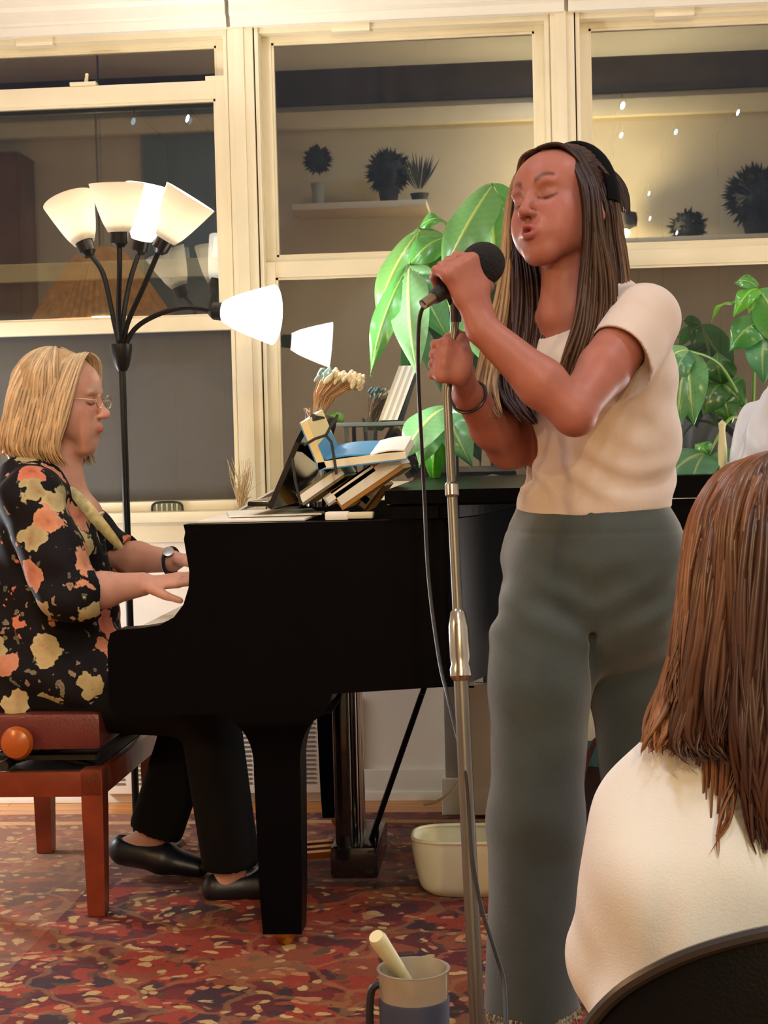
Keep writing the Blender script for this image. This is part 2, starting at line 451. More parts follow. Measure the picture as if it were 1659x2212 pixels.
def window(n, x0, x1, raised):
    w = bpy.data.objects.new('window_%d' % n, None); COL.objects.link(w); w['kind'] = 'structure'
    # outer frame with stops, and the dark weather gap at the jambs
    m = MB(); yo = YW + T
    m.b2((x0 - SW - .0, YW + .0, ZO1 - .022), (x1 + SW, yo, ZO1)); m.b2((x0 - SW, YW, ZO0), (x1 + SW, yo, ZO0 + .03), .002)
    m.b2((x0 - .06 + .02, YW + .004, ZO0), (x0 - SW + .006, yo, ZO1)); m.b2((x1 + SW - .006, YW + .004, ZO0), (x1 + SW + .004, yo, ZO1))
    m.b2((x0 + .2, YW - .012, ZO1 - .03), (x0 + .32, YW + .03, ZO1 + .006), .003)
    m.build('window_frame', M['trim'], w)
    MB().b2((x0 - SW - .012, YW - .005, ZO0), (x0 - SW - .003, YW + .02, ZO1)).build('jamb_gap', M['dark'], w)
    yi, yu = YW + .028, YW + .068
    sash(w, x0, x1, ZM + .035, ZT, yu, .052, .03, part='upper_sash')
    if raised: sash(w, x0, x1, P(250, 690, yi).z, P(250, 225, yi).z, yi, .045, .058, True, True, part='lower_sash')
    else: sash(w, x0, x1, ZS, ZM - .035, yi, .045, .05, False, part='lower_sash'); MB().b2((x1 - .09, yi - .02, ZM + .012), (x1 - .02, yi + .02, ZM + .03), .003).build('sash_latch', M['trim'], w)
    MB().b2((x0 - .01, YW + .115, ZS - .04), (x1 + .01, YW + .117, ZM)).build('insect_screen', M['screen'], w, smooth=False)
    return w
w1 = window(1, G1L, G1R, True); window(2, G2L, G2R, False); window(3, G3L, G3R, False)
# oval sash lift on the sill of the first window
a, b = P(320, 1086, YW - .06), P(388, 1116, YW - .06)
m = MB(); c = (a + b) / 2; hw = (b.x - a.x) / 2; hh = abs(a.z - b.z) / 2
pts = [(c.x + hw * math.copysign(abs(math.cos(t)) ** .6, math.cos(t)), c.y + .05, c.z + hh * math.copysign(abs(math.sin(t)) ** .6, math.sin(t))) for t in [2 * PI * k / 32 for k in range(33)]]
m.tube(pts, .0032, 6, False)
fr = thing('vent_grille', 'small oval dark rimmed ribbed vent on the rail under the raised left window', 'vent', tuple(c + V((0, .05, 0))))
m.build('rim', M['black'], fr)
m = MB(); m.prism([(p[0], p[1] + .002, p[2]) for p in pts[:-1]], (0, .004, 0)); m.build('plate', mat('vent_plate', hexc(120, 122, 104), .5), fr)
m = MB()
for k in range(5): x = c.x - hw * .66 + hw * 1.32 * k / 4; m.box((x, c.y + .048, c.z), (.005, .006, hh * 1.5), bev=.001)
m.build('rib', mat('vent_rib', hexc(190, 190, 160), .4), fr)

# exterior: dark ground and a dim neighbouring wall
struct(MB().b2((-14, YW + .3, -1.2), (14, 22, -1.1)).build('ground', mat('night_lawn', (.01, .014, .008, 1), .9, bump=.3, bscale=20, var=.3)))
ol = []
for i, (px, py, r, e) in enumerate([(405, 256, 5, 30), (1345, 228, 7, 26), (1594, 243, 4, 22), (1342, 292, 6, 1.6), (1460, 285, 6, 1.2), (288, 262, 7, .9), (1402, 418, 3, 14), (1404, 472, 3, 12), (1462, 503, 3, 12)]):
    Y = 9.0; c = P(px, py, Y); rr = r * Y / F
    t = thing('outdoor_light', ['small cool white light outside high in the left window', 'brightest bluish outdoor light, top left of the right window', 'small narrow outdoor light near the right edge of the right window',
              'faint bluish outdoor light just below the brightest one', 'faint pale outdoor light between the two bright ones in the right window', 'very faint bluish outdoor light left in the left window',
              'tiny light streak above the yellow glow in the right window', 'tiny light streak right of the yellow glow in the right window', 'tiny light streak low in the upper right pane'][i], 'light', tuple(c), 'distant lights outside the windows')
    b_ = MB().sphere(c, rr, (.7, .7, 1.7 if r < 6 else 1.2), Matrix.Rotation(.35, 3, 'Y'), 12, 8).build('bulb', emis('bulb_%d' % i, (.55, .8, 1, 1), e), t)
    MB().tube([c + V((0, .02, rr)), c + V((0, .03, rr + .05))], rr * .5, 8).build('socket', M['black'], t)
    MB().tube([V((c.x, c.y + .9, -1.1)), V((c.x, c.y + .9, c.z + .05)), c + V((0, .03, rr + .05))], .004, 6).build('post', mat('post_black', (.001, .001, .001, 1), 1, spec=0), t)
# ------------------------------------------------------------------ what stands behind the camera and shows in the panes
LED = 2.62
for i, ((cx, cy), pw) in enumerate(zip(CEIL_SPOTS, CEIL_POW)):
    t = thing('ceiling_light', ['ceiling light nearest the left window', 'ceiling light nearest the right window', 'ceiling light over the middle of the room', 'ceiling light nearest the rear wall'][i], 'ceiling light', (cx, cy, ZC), 'flush ceiling lights')
    MB().lathe([(.21, 0), (.21, -.03), (.19, -.035)], (cx, cy, ZC), cap=True).build('frame', M['trimw'], t)
    MB().lathe([(.185, -.036), (.175, -.05), (.12, -.062), (0, -.066)], (cx, cy, ZC)).build('diffuser', emis('ceiling_diffuser_%d' % i, (1, .86, .7, 1), 3), t)
Yv = 2 * YW - YR
m = MB()
zt, zb_ = MIR(830, 232, Yv).z, MIR(830, 268, Yv).z
m.b2((XL, YR, zb_), (XR, YR + .10, zt), .01); struct(m.build('trim_10', M['trim']))
struct(MB().b2((XL, YR, MIR(830, 215, Yv).z), (XR, YR + .06, ZC)).build('trim_11', mat('dark_beam', hexc(60, 50, 42), .6, var=.2)))
M['silh'] = mat('dark_foliage', hexc(30, 34, 22), .7, var=.4)
M['silp'] = mat('dark_pot', hexc(40, 34, 30), .6)
def ledge(px0, px1, py, label):
    a, b = MIR(px0, py, Yv - .15), MIR(px1, py, Yv - .15)
    x0, x1 = sorted((a.x, b.x)); z = (a.z + b.z) / 2
    o = MB().b2((x0, YR, z - .05), (x1, YR + .55, z), .006).build('wall_shelf', M['trim']); tag(o, label, 'shelf', 'plant ledges on the rear wall')
    return z
zl1 = ledge(640, 925, 446, 'short ledge on the rear wall, seen mirrored in the middle window')
zl2 = ledge(1300, 1750, 517, 'long ledge on the rear wall, seen mirrored in the right window')
def bushy(c, r, hgt, label, n=60, spiky=False, potc=None, M_=5):
    t = thing('potted_plant', label, 'plant', c, 'plants on the rear wall ledges')
    MB().lathe([(r * .32, 0), (r * .45, hgt * .3), (r * .47, hgt * .32), (r * .4, hgt * .3)], c, cap=True).build('pot', potc or M['silp'], t)
    mb = MB(); rr_ = random.Random(int(c[0] * 100))
    for k in range(n * (1 if spiky else M_)):
        d = V((rr_.gauss(0, 1), rr_.gauss(0, 1), rr_.gauss(0, 1))).normalized()
        if spiky: d = V((d.x * .5, d.y * .5, abs(d.z) + .5)).normalized()
        c0 = V(c) + V((0, 0, hgt * (.62 if not spiky else .3)))
        L = r * (.7 + .4 * rr_.random()) * (2.0 if spiky else 1)
        e = c0 + d * L; s_ = d.cross(V((0.3, 1, .2))).normalized() * r * (.05 if spiky else .07)
        mid = c0 + d * L * .62
        vs = [mb.bm.verts.new(q) for q in (c0 + d * L * .15, mid + s_, e, mid - s_)]
        mb.bm.faces.new(vs)
    if not spiky: mb.sphere(V(c) + V((0, 0, hgt * .62)), r * .72)
    mb.build('foliage', M['silh'], t, smooth=False)
def onl(px, z, dy=.3):
    p = MIR(px, 450, Yv - dy); return (p.x, YR + dy, z)
bushy(onl(684, zl1), .125, .60, 'round topiary in a tall pale pot mirrored in the middle window', 90, False, mat('pale_pot', hexc(170, 168, 150), .5))
bushy(onl(838, zl1), .19, .42, 'broad dark bushy plant mirrored in the middle window', 120)
bushy(onl(905, zl1, .36), .16, .22, 'spiky dark plant at the ledge end mirrored in the middle window', 40, True)
bushy(onl(1640, zl2), .26, .5, 'large dark bushy plant mirrored in the right window', 160)
bushy(onl(1490, zl2, .3), .16, .16, 'low trailing plant beside the large bush mirrored in the right window', 60)
# little uplight lamp on the ledge
c = V(onl(1352, zl2))
t = thing('table_lamp', 'small round shaded lamp glowing on the ledge mirrored in the right window', 'lamp', tuple(c))
MB().lathe([(.05, 0), (.05, .012), (.008, .02), (.008, .10)], c, cap=True).build('base', M['silp'], t)
MB().lathe([(.04, .10), (.09, .12), (.10, .17), (.09, .22), (.05, .235)], c).build('lamp_shade', M['silp'], t)
MB().sphere(c + V((0.0, 0, .06)) + V((0, .06, 0)), .035).build('bulb', emis('ledge_bulb', (1, .85, .45, 1), 14), t)
light('ledge_lamp_light', 'POINT', c + V((-.22, .10, .12)), 210, (1, .80, .42), .05)
# pleated pendant shade, mirrored in the left window
pc = MIR(215, 690, 8.7)
sc_ = 8.7 / F
t = thing('pendant_lamp', 'orange pleated straw pendant shade mirrored in the left window', 'lamp', (pc.x, pc.y, pc.z + 1.2))
def pl(u, v):
    a = 2 * PI * u; r = (118 * (1 - v) ** .8 + 35) * sc_ * (1 + .05 * (round(u * 120) % 2)); return V((pc.x + r * math.cos(a), pc.y + r * math.sin(a) * .6, pc.z + v * 160 * sc_))
MB().grid(pl, 120, 8).build('shade', mat('straw', hexc(205, 140, 60), .7, var=.35, vscale=30), t, smooth=False)
MB().tube([(pc.x, pc.y, pc.z + 160 * sc_), (pc.x, pc.y, ZC)], .006, 6).build('cord', M['black'], t)
light('pendant_light', 'POINT', (pc.x, pc.y, pc.z - .02), 60, (1, .62, .25), .06)
# tall dark cupboard, and a panel painted blue-grey for a doorway's cool light
a, b = MIR(28, 320, Yv - .5), MIR(-330, 320, Yv - .5)
x0, x1 = sorted((a.x, b.x)); x0 = max(x0, XL + .02); zt = a.z
t = thing('tall_cupboard', 'tall reddish brown cupboard mirrored at the far left of the left window', 'cupboard', ((x0 + x1) / 2, YR + .25, 0))
MB().b2((x0, YR, 0), (x1, YR + .45, zt), .01).build('body', mat('cupboard_wood', hexc(96, 62, 46), .5, var=.2), t)
for k in (0, 1): MB().b2((x0 + .01 + (x1 - x0) / 2 * k, YR + .45, .08), (x0 - .01 + (x1 - x0) / 2 * (k + 1), YR + .47, zt - .05), .004).build('door', mat('cupboard_door', hexc(110, 70, 52), .5, var=.2), t)
a, b = MIR(300, 236, Yv), MIR(470, 236, Yv); x0, x1 = sorted((a.x, b.x))
d = MB().b2((x0, YR, 0), (x1 + .0, YR + .04, a.z), .004).build('doorway_panel', mat('cool_doorway_panel', hexc(105, 125, 135), .6, var=.08)); struct(d)
# ------------------------------------------------------------------ rug
def rug_mat():
    m = mat('persian_rug', (.2, .03, .02, 1), .95); nt = m.node_tree; b = nt.nodes['Principled BSDF']
    tc = nt.nodes.new('ShaderNodeTexCoord'); L = nt.links.new
    nz = nt.nodes.new('ShaderNodeTexNoise'); nz.inputs['Scale'].default_value = 9; nz.inputs['Detail'].default_value = 3; L(tc.outputs['Object'], nz.inputs[0])
    ad = nt.nodes.new('ShaderNodeVectorMath'); ad.operation = 'MULTIPLY_ADD'; L(nz.outputs['Color'], ad.inputs[0]); ad.inputs[1].default_value = (.13, .13, .0); L(tc.outputs['Object'], ad.inputs[2])
    sx = nt.nodes.new('ShaderNodeSeparateXYZ'); L(tc.outputs['Object'], sx.inputs[0])
    def vor(scale, feat='F1'):
        v = nt.nodes.new('ShaderNodeTexVoronoi'); v.inputs['Scale'].default_value = scale; v.feature = feat; L(ad.outputs[0], v.inputs['Vector']); return v
    v1, v2, v3 = vor(13), vor(30), vor(62)
    base = ramp(nt, [(0, hexc(104, 26, 22)), (.28, hexc(142, 46, 26)), (.48, hexc(84, 18, 26)), (.68, hexc(126, 60, 34)), (.78, hexc(54, 22, 34)), (.9, hexc(112, 22, 30))], 'CONSTANT')
    L(v1.outputs['Color'], base.inputs[0])
    m1 = ramp(nt, [(.0, (1, 1, 1, 1)), (.36, (1, 1, 1, 1)), (.44, (0, 0, 0, 1))]); L(v2.outputs['Distance'], m1.inputs[0])
    fl = ramp(nt, [(0, hexc(196, 168, 110)), (.3, hexc(140, 60, 38)), (.45, hexc(44, 36, 48)), (.6, hexc(190, 130, 90)), (.75, hexc(70, 60, 40)), (.88, hexc(206, 182, 130))], 'CONSTANT')
    L(v2.outputs['Color'], fl.inputs[0])
    c = mixc(nt, mathn(nt, 'MULTIPLY', m1.outputs[0], .8), base.outputs[0], fl.outputs[0])
    e = vor(5, 'DISTANCE_TO_EDGE'); m2 = ramp(nt, [(.0, (1, 1, 1, 1)), (.03, (1, 1, 1, 1)), (.05, (0, 0, 0, 1))]); L(e.outputs['Distance'], m2.inputs[0])
    c = mixc(nt, mathn(nt, 'MULTIPLY', m2.outputs[0], .45), c, hexc(150, 108, 66))
    s3 = ramp(nt, [(.0, (1, 1, 1, 1)), (.13, (1, 1, 1, 1)), (.2, (0, 0, 0, 1))]); L(v3.outputs['Distance'], s3.inputs[0])
    c = mixc(nt, mathn(nt, 'MULTIPLY', s3.outputs[0], .55), c, v3.outputs['Color']) if False else mixc(nt, mathn(nt, 'MULTIPLY', s3.outputs[0], .6), c, hexc(52, 26, 34))
    # border bands near the far edge and the left side
    def band(lo, hi, src):
        a = mathn(nt, 'GREATER_THAN', src, lo); b_ = mathn(nt, 'LESS_THAN', src, hi); return mathn(nt, 'MULTIPLY', a, b_)
    Y = sx.outputs['Y']; X = sx.outputs['X']
    for lo, hi, col, src, f in ((4.78, 5.0, hexc(84, 40, 42), Y, .6), (4.10, 4.78, hexc(92, 62, 52), Y, .42), (4.05, 4.10, hexc(60, 30, 40), Y, .7), (4.74, 4.78, hexc(196, 150, 96), Y, .7), (-3, -1.12, hexc(170, 128, 96), X, .3), (2.2, 2.55, hexc(200, 160, 90), Y, .3)):
        c = mixc(nt, mathn(nt, 'MULTIPLY', band(lo, hi, src), f), c, col)
    n2 = nt.nodes.new('ShaderNodeTexNoise'); n2.inputs['Scale'].default_value = 500; L(tc.outputs['Object'], n2.inputs[0])
    r2 = ramp(nt, [(.3, (.6, .6, .6, 1)), (.7, (1.3, 1.3, 1.3, 1))]); L(n2.outputs[0], r2.inputs[0])
    L(mixc(nt, 1., c, r2.outputs[0], 'MULTIPLY'), b.inputs['Base Color'])
    bp = nt.nodes.new('ShaderNodeBump'); bp.inputs['Strength'].default_value = .4; bp.inputs['Distance'].default_value = .004; L(n2.outputs[0], bp.inputs['Height']); L(bp.outputs[0], b.inputs['Normal'])
    return m
rug = MB()
rug.b2((-2.6, 1.4, 0.0005), (2.4, YW - .22, .010), .003)
tag(rug.build('persian_rug', rug_mat()), 'red and cream patterned Persian rug under the piano', 'rug')

# ------------------------------------------------------------------ grand piano
M['piano'] = mat('ebony_satin', (.0022, .0021, .0028, 1), .34, spec=.04)
M['pgloss'] = mat('ebony_polished', (.006, .005, .006, 1), .10, spec=.5)
M['brass'] = mat('brass', hexc(200, 150, 70), .25, 1.0)
M['chrome'] = mat('chrome', hexc(176, 174, 170), .2, 1.0)
M['ivory'] = mat('ivory', hexc(238, 234, 220), .3)
YN = 3.50; YFAR = 4.80; ZB = .60; ZR = .965       # near and far side, case bottom, rim top
xk = P(232, 1400, YN).x                            # front of the key arms
xc = P(400, 1200, YN).x                            # fall board line
xe = P(955, 1400, YN).x                            # end of the straight treble side
xf = P(832, 1060, YN).x                            # front edge of the main lid
piano = thing('grand_piano', 'black baby grand piano with a closed lid and folded front flap', 'piano', (xc, YN + .7, 0))
def cheek(y0, y1):
    px = [(232, 1395), (238, 1368), (256, 1360), (305, 1357), (345, 1350), (375, 1334), (396, 1306), (407, 1270), (409, 1235), (402, 1195), (397, 1165), (400, 1150), (396, 1132)]
    pts = [P(x, y, YN) for x, y in px]
    x1 = xe; zr = ZR
    poly = [(p.x, y0, p.z) for p in pts]; poly[-1] = (poly[-1][0], y0, zr)
    poly += [(x1, y0, zr), (x1, y0, ZB), (P(720, 1540, YN).x, y0, ZB - .012), (P(700, 1560, YN).x, y0, ZB - .055), (xk + .02, y0, ZB - .055), (xk, y0, ZB - .03)]
    return MB().prism(poly, (0, y1 - y0, 0))
bv = cheek(YN, YN + .06).build('treble_cheek', M['piano'], piano, smooth=False)
cheek(YFAR - .06, YFAR).build('bass_cheek', M['piano'], piano, smooth=False)
# curved rim (plan outline)
tail = xc + 1.48
def bent(t):                                       # treble side curve from (xe, YN) round the tail
    pts = [(xe - .02, YN), (xe + .03, YN + .01), (xe + .09, YN + .16), (xe + .14, YN + .42), (xe + .20, YN + .62), (xe + .34, YN + .80), (tail - .12, YN + .86), (tail - .02, YN + .96), (tail, YN + 1.12), (tail - .03, YFAR - .06), (tail - .12, YFAR)]
    k = t * (len(pts) - 1); i = min(int(k), len(pts) - 2); f = k - i
    p = [V((*pts[max(0, min(len(pts) - 1, j))], 0)) for j in (i - 1, i, i + 1, i + 2)]
    return .5 * ((2 * p[1]) + (p[2] - p[0]) * f + (2 * p[0] - 5 * p[1] + 4 * p[2] - p[3]) * f * f + (3 * p[1] - p[0] - 3 * p[2] + p[3]) * f ** 3)
out = [bent(i / 48) for i in range(49)]
cen = V(((xc + tail) / 2, (YN + YFAR) / 2, 0))
m = MB()
def ring(z, ins=0.0):
    r = []
    for i, p in enumerate(out):
        t = (out[min(i + 1, 48)] - out[max(i - 1, 0)]).normalized(); n_ = V((-t.y, t.x, 0))
        q = p + n_ * ins; r.append(m.bm.verts.new((q.x, q.y, z)))
    return r
A, B, C_, D_ = ring(ZB), ring(ZR), ring(ZR, .045), ring(ZB, .045)
for r1, r2 in ((A, B), (B, C_), (C_, D_), (D_, A)):
    for i in range(48): m.bm.faces.new((r1[i], r1[i + 1], r2[i + 1], r2[i]))
m.build('rim', M['piano'], piano, sharp=40)
plan = [(xc + .05, YN + .03), (xe - .03, YN + .03)] + [(p.x - .01 if p.x > xe + .3 else p.x, p.y + .01) for p in out[2:-2]] + [(tail - .12, YFAR - .02), (xc + .05, YFAR - .02)]
MB().prism([(x, y, ZB + .06) for x, y in plan], (0, 0, .03)).build('soundboard', mat('spruce', hexc(170, 120, 60), .4, var=.2), piano, smooth=False)
pl_ = MB().prism([(xc + .16, YN + .08, ZR - .11), (xe + .02, YN + .08, ZR - .11), (xe + .25, YN + .9, ZR - .11), (tail - .15, YFAR - .1, ZR - .11), (xc + .16, YFAR - .1, ZR - .11)], (0, 0, .02))
for k in range(16):
    y = YN + .12 + k * .08; pl_.tube([(xc + .2, y, ZR - .07), (xe + .0, y, ZR - .07)], .0012, 4)
pl_.build('iron_plate', mat('gold_plate', hexc(196, 140, 60), .35, .7), piano, smooth=False)
# lid: main leaf with the front flap folded back over it
lid_pts = [(xf, YN - .02), (xe + .0, YN - .02)] + [(p.x + .012, p.y - .014) for p in out[1:-1]] + [(tail - .10, YFAR + .012), (xf, YFAR + .012)]
lid = MB().prism([(x, y, ZR + .004) for x, y in lid_pts], (0, 0, .026)).build('lid', M['piano'], piano, smooth=False)
flap = [(xf, YN - .02), (xf + .42, YN - .02), (xf + .42, YFAR + .012), (xf, YFAR + .012)]
zl = P(900, 1058, YN).z
MB().prism([(x, y, ZR + .036) for x, y in flap], (0, 0, zl - ZR - .036)).build('front_flap', M['piano'], piano, smooth=False)
for y in (YN + .15, YN + .7, YN + 1.2): MB().tube([(xf - .006, y, ZR + .033), (xf - .006, y + .07, ZR + .033)], .005, 8).build('lid_hinge', M['brass'], piano)
# lid over the tail part continues at the same height as the flap (second thickness strip)
MB().prism([(x, y, ZR + .030) for x, y in [(xf + .44, YN + .0)] + [(p.x, p.y) for p in out[1:-1]] + [(tail - .11, YFAR), (xf + .44, YFAR)]], (0, 0, zl - ZR - .032)).build('lid_panel', M['piano'], piano, smooth=False)
# key bed, fall board, key slip, stretcher
MB().b2((xk + .02, YN + .05, ZB - .05), (xc + .3, YFAR - .05, ZB + .03)).build('key_bed', M['piano'], piano)
MB().b2((xk + .012, YN + .06, ZB + .02), (xk + .03, YFAR - .06, ZB + .095), .003).build('key_slip', M['piano'], piano)
MB().prism([(xc - .02, YN + .06, ZB + .14), (xc + .045, YN + .06, ZB + .28), (xc + .06, YN + .06, ZB + .28), (xc + .06, YN + .06, ZB + .12), (xc - .02, YN + .06, ZB + .12)], (0, YFAR - YN - .12, 0)).build('fall_board', M['pgloss'], piano)
MB().b2((xc + .05, YN + .06, ZB + .12), (xc + .10, YFAR - .06, ZR - .01), .002).build('pin_block', M['piano'], piano)
kz = ZB + .125; ky0, ky1 = YN + .085, YFAR - .085; kw = (ky1 - ky0) / 52
kx0, kx1 = xk + .035, xc - .005
ks = MB().b2((kx0, 0, kz - .02), (kx1, kw - .0012, kz), .001)
k0 = ks.build('white_key', M['ivory'], piano, smooth=False); base_y = piano['_base'][1]
kb = MB().prism([(kx0 + .055, 0, kz - .004), (kx0 + .06, 0, kz + .010), (kx1, 0, kz + .010), (kx1, 0, kz - .004)], (0, kw * .52, 0)).build('black_key', M['piano'], piano, smooth=False)
for i in range(52):
    o = k0 if i == 0 else k0.copy()
    if i: COL.objects.link(o)
    o.location.y = ky0 + i * kw
first = True
for i in range(51):
    if (i % 7) in (0, 2, 3, 5, 6):
        o = kb if first else kb.copy()
        if not first: COL.objects.link(o)
        first = False; o.location.y = ky0 + (i + 1) * kw - kw * .26
# legs: square, tapered, flaring into a scrolled knee at the top, caster below
def piano_leg(x, y):
    m = MB(); hw = .052
    prof = []
    for k in range(13):
        a = k / 12 * PI / 2; prof.append((hw + .075 * (1 - math.sin(a)), ZB - .055 - .115 * (1 - math.cos(a))))
    secs = [(hw + .078, ZB - .05)] + prof + [(hw, .40), (hw * .94, .22), (hw * .90, .12), (hw * .84, .055), (hw * .84, .045)]
    rings = [[m.bm.verts.new((x + sx * w, y + sy * min(w, hw + .03), z)) for sx, sy in ((-1, -1), (1, -1), (1, 1), (-1, 1))] for w, z in secs]
    m.bm.faces.new(rings[0]); m.bm.faces.new(rings[-1][::-1])
    for a, b in zip(rings, rings[1:]):
        for k in range(4): m.bm.faces.new((a[k], a[(k + 1) % 4], b[(k + 1) % 4], b[k]))
    o = m.build('leg', M['piano'], piano, sharp=50)
    c = MB(); c.lathe([(.016, -.012), (.022, -.010), (.022, .010), (.016, .012)], (x, y, .022 + .010), V((0, 1, 0)), 20, True); c.b2((x - .012, y - .018, .03), (x + .012, y + .018, .05))
    q = c.build('caster', M['brass'], piano); q.parent = o
lx = P(607, 1700, YN + .08).x
piano_leg(lx, YN + .08); piano_leg(lx, YFAR - .10); piano_leg(tail - .30, YFAR - .32)
# pedal lyre
yl = (YN + YFAR) / 2 - .05; l0, l1 = P(722, 1700, yl).x, P(800, 1700, yl).x; xl = (l0 + l1) / 2
m = MB()
for s in (-1, 1): m.b2((xl - .035, yl + s * .085 - .02, .12), (xl + .005, yl + s * .085 + .02, ZB - .04), .005)
m.b2((xl - .05, yl - .13, ZB - .07), (xl + .05, yl + .13, ZB - .03), .004)
m.b2((xl - .045, yl - .15, .055), (xl + .075, yl + .15, .135), .012)
ly = m.build('pedal_lyre', M['pgloss'], piano)
for s in (-1, 0, 1):
    q = MB().tube([(xl + .025, yl + s * .035 - .02, .13), (xl + .025, yl + s * .035 - .02, ZB)], .0055, 8).build('pedal_rod', M['chrome'], piano); q.parent = ly
    q = MB().prism([(xl - .15, yl + s * .055 - .014, .085), (xl - .13, yl + s * .055 - .018, .10), (xl - .04, yl + s * .055 - .01, .105), (xl - .04, yl + s * .055 - .01, .088)], (0, .026, 0)).build('pedal', M['brass'], piano); q.parent = ly
for s in (-1, 1):
    q = MB().tube([P(783, 1868, yl) + V((0, s * .06, 0)), P(914, 1492, yl) + V((0, s * .06, 0))], .0075, 8).build('lyre_brace', M['piano'], piano); q.parent = ly
# music desk leaning back, seen from behind
a0, a1 = P(577, 1096, YN + .12), P(664, 892, YN + .12)
dvec = a1 - a0; dy = .62
m = MB(); nrm = V((0, 1, 0)).cross(dvec).normalized() * .012
pts = []
for t in (0, .0, .55, .8, .94, 1.0): pass
top = [(0, 0), (0.0, .70), (.05, .88), (.14, 1.0), (.38, 1.0), (.5, .96), (.62, 1.0), (.86, 1.0), (.95, .88), (1.0, .70), (1.0, 0)]
poly = [a0 + dvec * v + V((0, .60 * u, 0)) for u, v in top]
m.prism(poly, nrm)
md = m.build('music_desk', M['pgloss'], piano, smooth=False)
q = MB().box(a0 + V((-.02, .30, .008)), (.05, .60, .012), bev=.003).build('desk_ledge', M['pgloss'], piano); q.parent = md
for y in (.1, .5):
    q = MB().tube([a0 + dvec * .62 + V((.012, y, 0)), a0 + V((.22, y, .004))], .008, 6).build('prop_strut', M['piano'], piano); q.parent = md

# ------------------------------------------------------------------ on the piano
M['paper'] = mat('paper', hexc(240, 236, 224), .6); M['blue'] = mat('book_blue', hexc(58, 140, 190), .45)
def book_open():
    y0, y1 = YN + .10, YN + .40
    s0 = P(688, 1016, y0); l = P(646, 915, y0); r = P(878, 993, y0)
    t = thing('open_book', 'open music book with blue and white covers resting by the music desk', 'book', tuple(s0))
    D = V((0, y1 - y0, .030))
    def slab(a, b, off, th, nm, mm, bulge=0):
        m = MB(); d = (b - a); n = V((-d.z, 0, d.x)).normalized()
        if n.z < 0: n = -n
        k = 8; lo = [a + d * (i / k) + n * (off) for i in range(k + 1)]; hi = [a + d * (i / k) + n * (off + th + bulge * math.sin(PI * i / k)) for i in range(k + 1)]
        m.prism(lo + hi[::-1], D); return m.build(nm, mm, t, smooth=False)
    slab(s0, l, 0, .003, 'cover', M['blue']); slab(s0, l, .003, .016, 'page_block', mat('page_edges', hexc(236, 214, 150), .7), )
    slab(s0, r, 0, .003, 'cover', M['blue']); slab(s0, r, .003, .014, 'page_block', mat('page_edges2', hexc(236, 224, 190), .7), .002)
    # blue printed pages lifting with white margins
    for (pa, pb, col, nm) in (((694, 996), (800, 984), 'blue', 'blue_page'), ((660, 935), (700, 994), 'blue', 'blue_page'), ((800, 984), (874, 974), 'paper', 'white_page')):
        a, b = P(*pa, y0 + .01), P(*pb, y0 + .01); m = MB(); n = (b - a); n = V((-n.z, 0, n.x)).normalized()
        if n.z < 0: n = -n
        pp = [a + (b - a) * u + n * (.004 * math.sin(PI * u)) for u in [i / 8 for i in range(9)]]
        m.prism([p for p in pp] + [p + n * .0035 for p in pp[::-1]], (0, .27, .030)); m.build(nm, M[col], t, smooth=False)
book_open()
# stack of scores and a brown folder under the book
def leaning(px, w, nm, label, mm, cat='book', y0=YN + .14, dy=.28):
    a, b = P(*px[0], y0), P(*px[1], y0); d = (b - a).normalized(); n = V((-d.z, 0, d.x))
    m = MB().prism([a, b, b + n * w, a + n * w], (0, dy, 0)); t = thing(nm, label, cat, tuple(a)); m.build('cover', mm, t, smooth=False)
    a = a - V((0, .002, 0)); b = b - V((0, .002, 0))
    MB().prism([a + d * .004 + n * w * .2, b + d * .003 + n * w * .2, b + d * .003 + n * w * .8, a + d * .004 + n * w * .8], (0, dy - .003, 0), ).build('page_block', M['paper'], t, smooth=False)
leaning(((655, 1092), (745, 1030)), .03, 'music_book', 'olive covered music book leaning behind the music desk', mat('olive_cover', hexc(110, 104, 78), .5))
leaning(((710, 1094), (812, 1022)), .024, 'music_book', 'pale grey music book leaning below the open blue book', mat('grey_cover', hexc(176, 170, 160), .5))
leaning(((740, 1102), (872, 1012)), .05, 'music_book', 'thick golden brown music book next to the folded lid', mat('brown_cover', hexc(168, 116, 44), .35))
leaning(((790, 1106), (832, 1050)), .03, 'music_book', 'dark brown book standing against the folded piano lid', mat('dbrown_cover', hexc(120, 78, 30), .4), y0=YN + .45)
t = thing('sheet_music', 'loose white sheet of music lying on the front of the piano', 'sheet music', tuple(P(560, 1108, YN + .3)))
MB().b2((xc + .02, YN + .05, ZR + .001), (xc + .26, YN + .42, ZR + .006), .001).build('sheet', M['paper'], t)
MB().box(V((xc + .15, YN + .3, ZR + .010)), (.21, .30, .004), Matrix.Rotation(.2, 3, 'Z')).build('sheet', M['paper'], t)
t = thing('sheet_music', 'white folded sheet tilted up behind the left end of the music desk', 'sheet music', tuple(P(520, 1098, YN + .9)))
a, b = P(515, 1100, YN + .9), P(588, 1058, YN + .9)
MB().prism([a, b, b + V((.003, 0, -.004)), a + V((.003, 0, -.004))], (0, .3, 0)).build('sheet', M['paper'], t, smooth=False)
MB().box(P(729, 1111, YN + .05) + V((0, .03, 0)), (.055, .05, .018), bev=.004)
e = MB().box(P(729, 1114, YN + .05), (.052, .04, .018), bev=.004).build('eraser', M['paper']); tag(e, 'small white block lying on the piano edge under the books', 'eraser')
e = MB().box(P(778, 1113, YN + .05), (.06, .04, .014), bev=.004).build('sponge', mat('cream_block', hexc(214, 205, 170), .6)); tag(e, 'small cream block to the right of the white one on the piano edge', 'block')
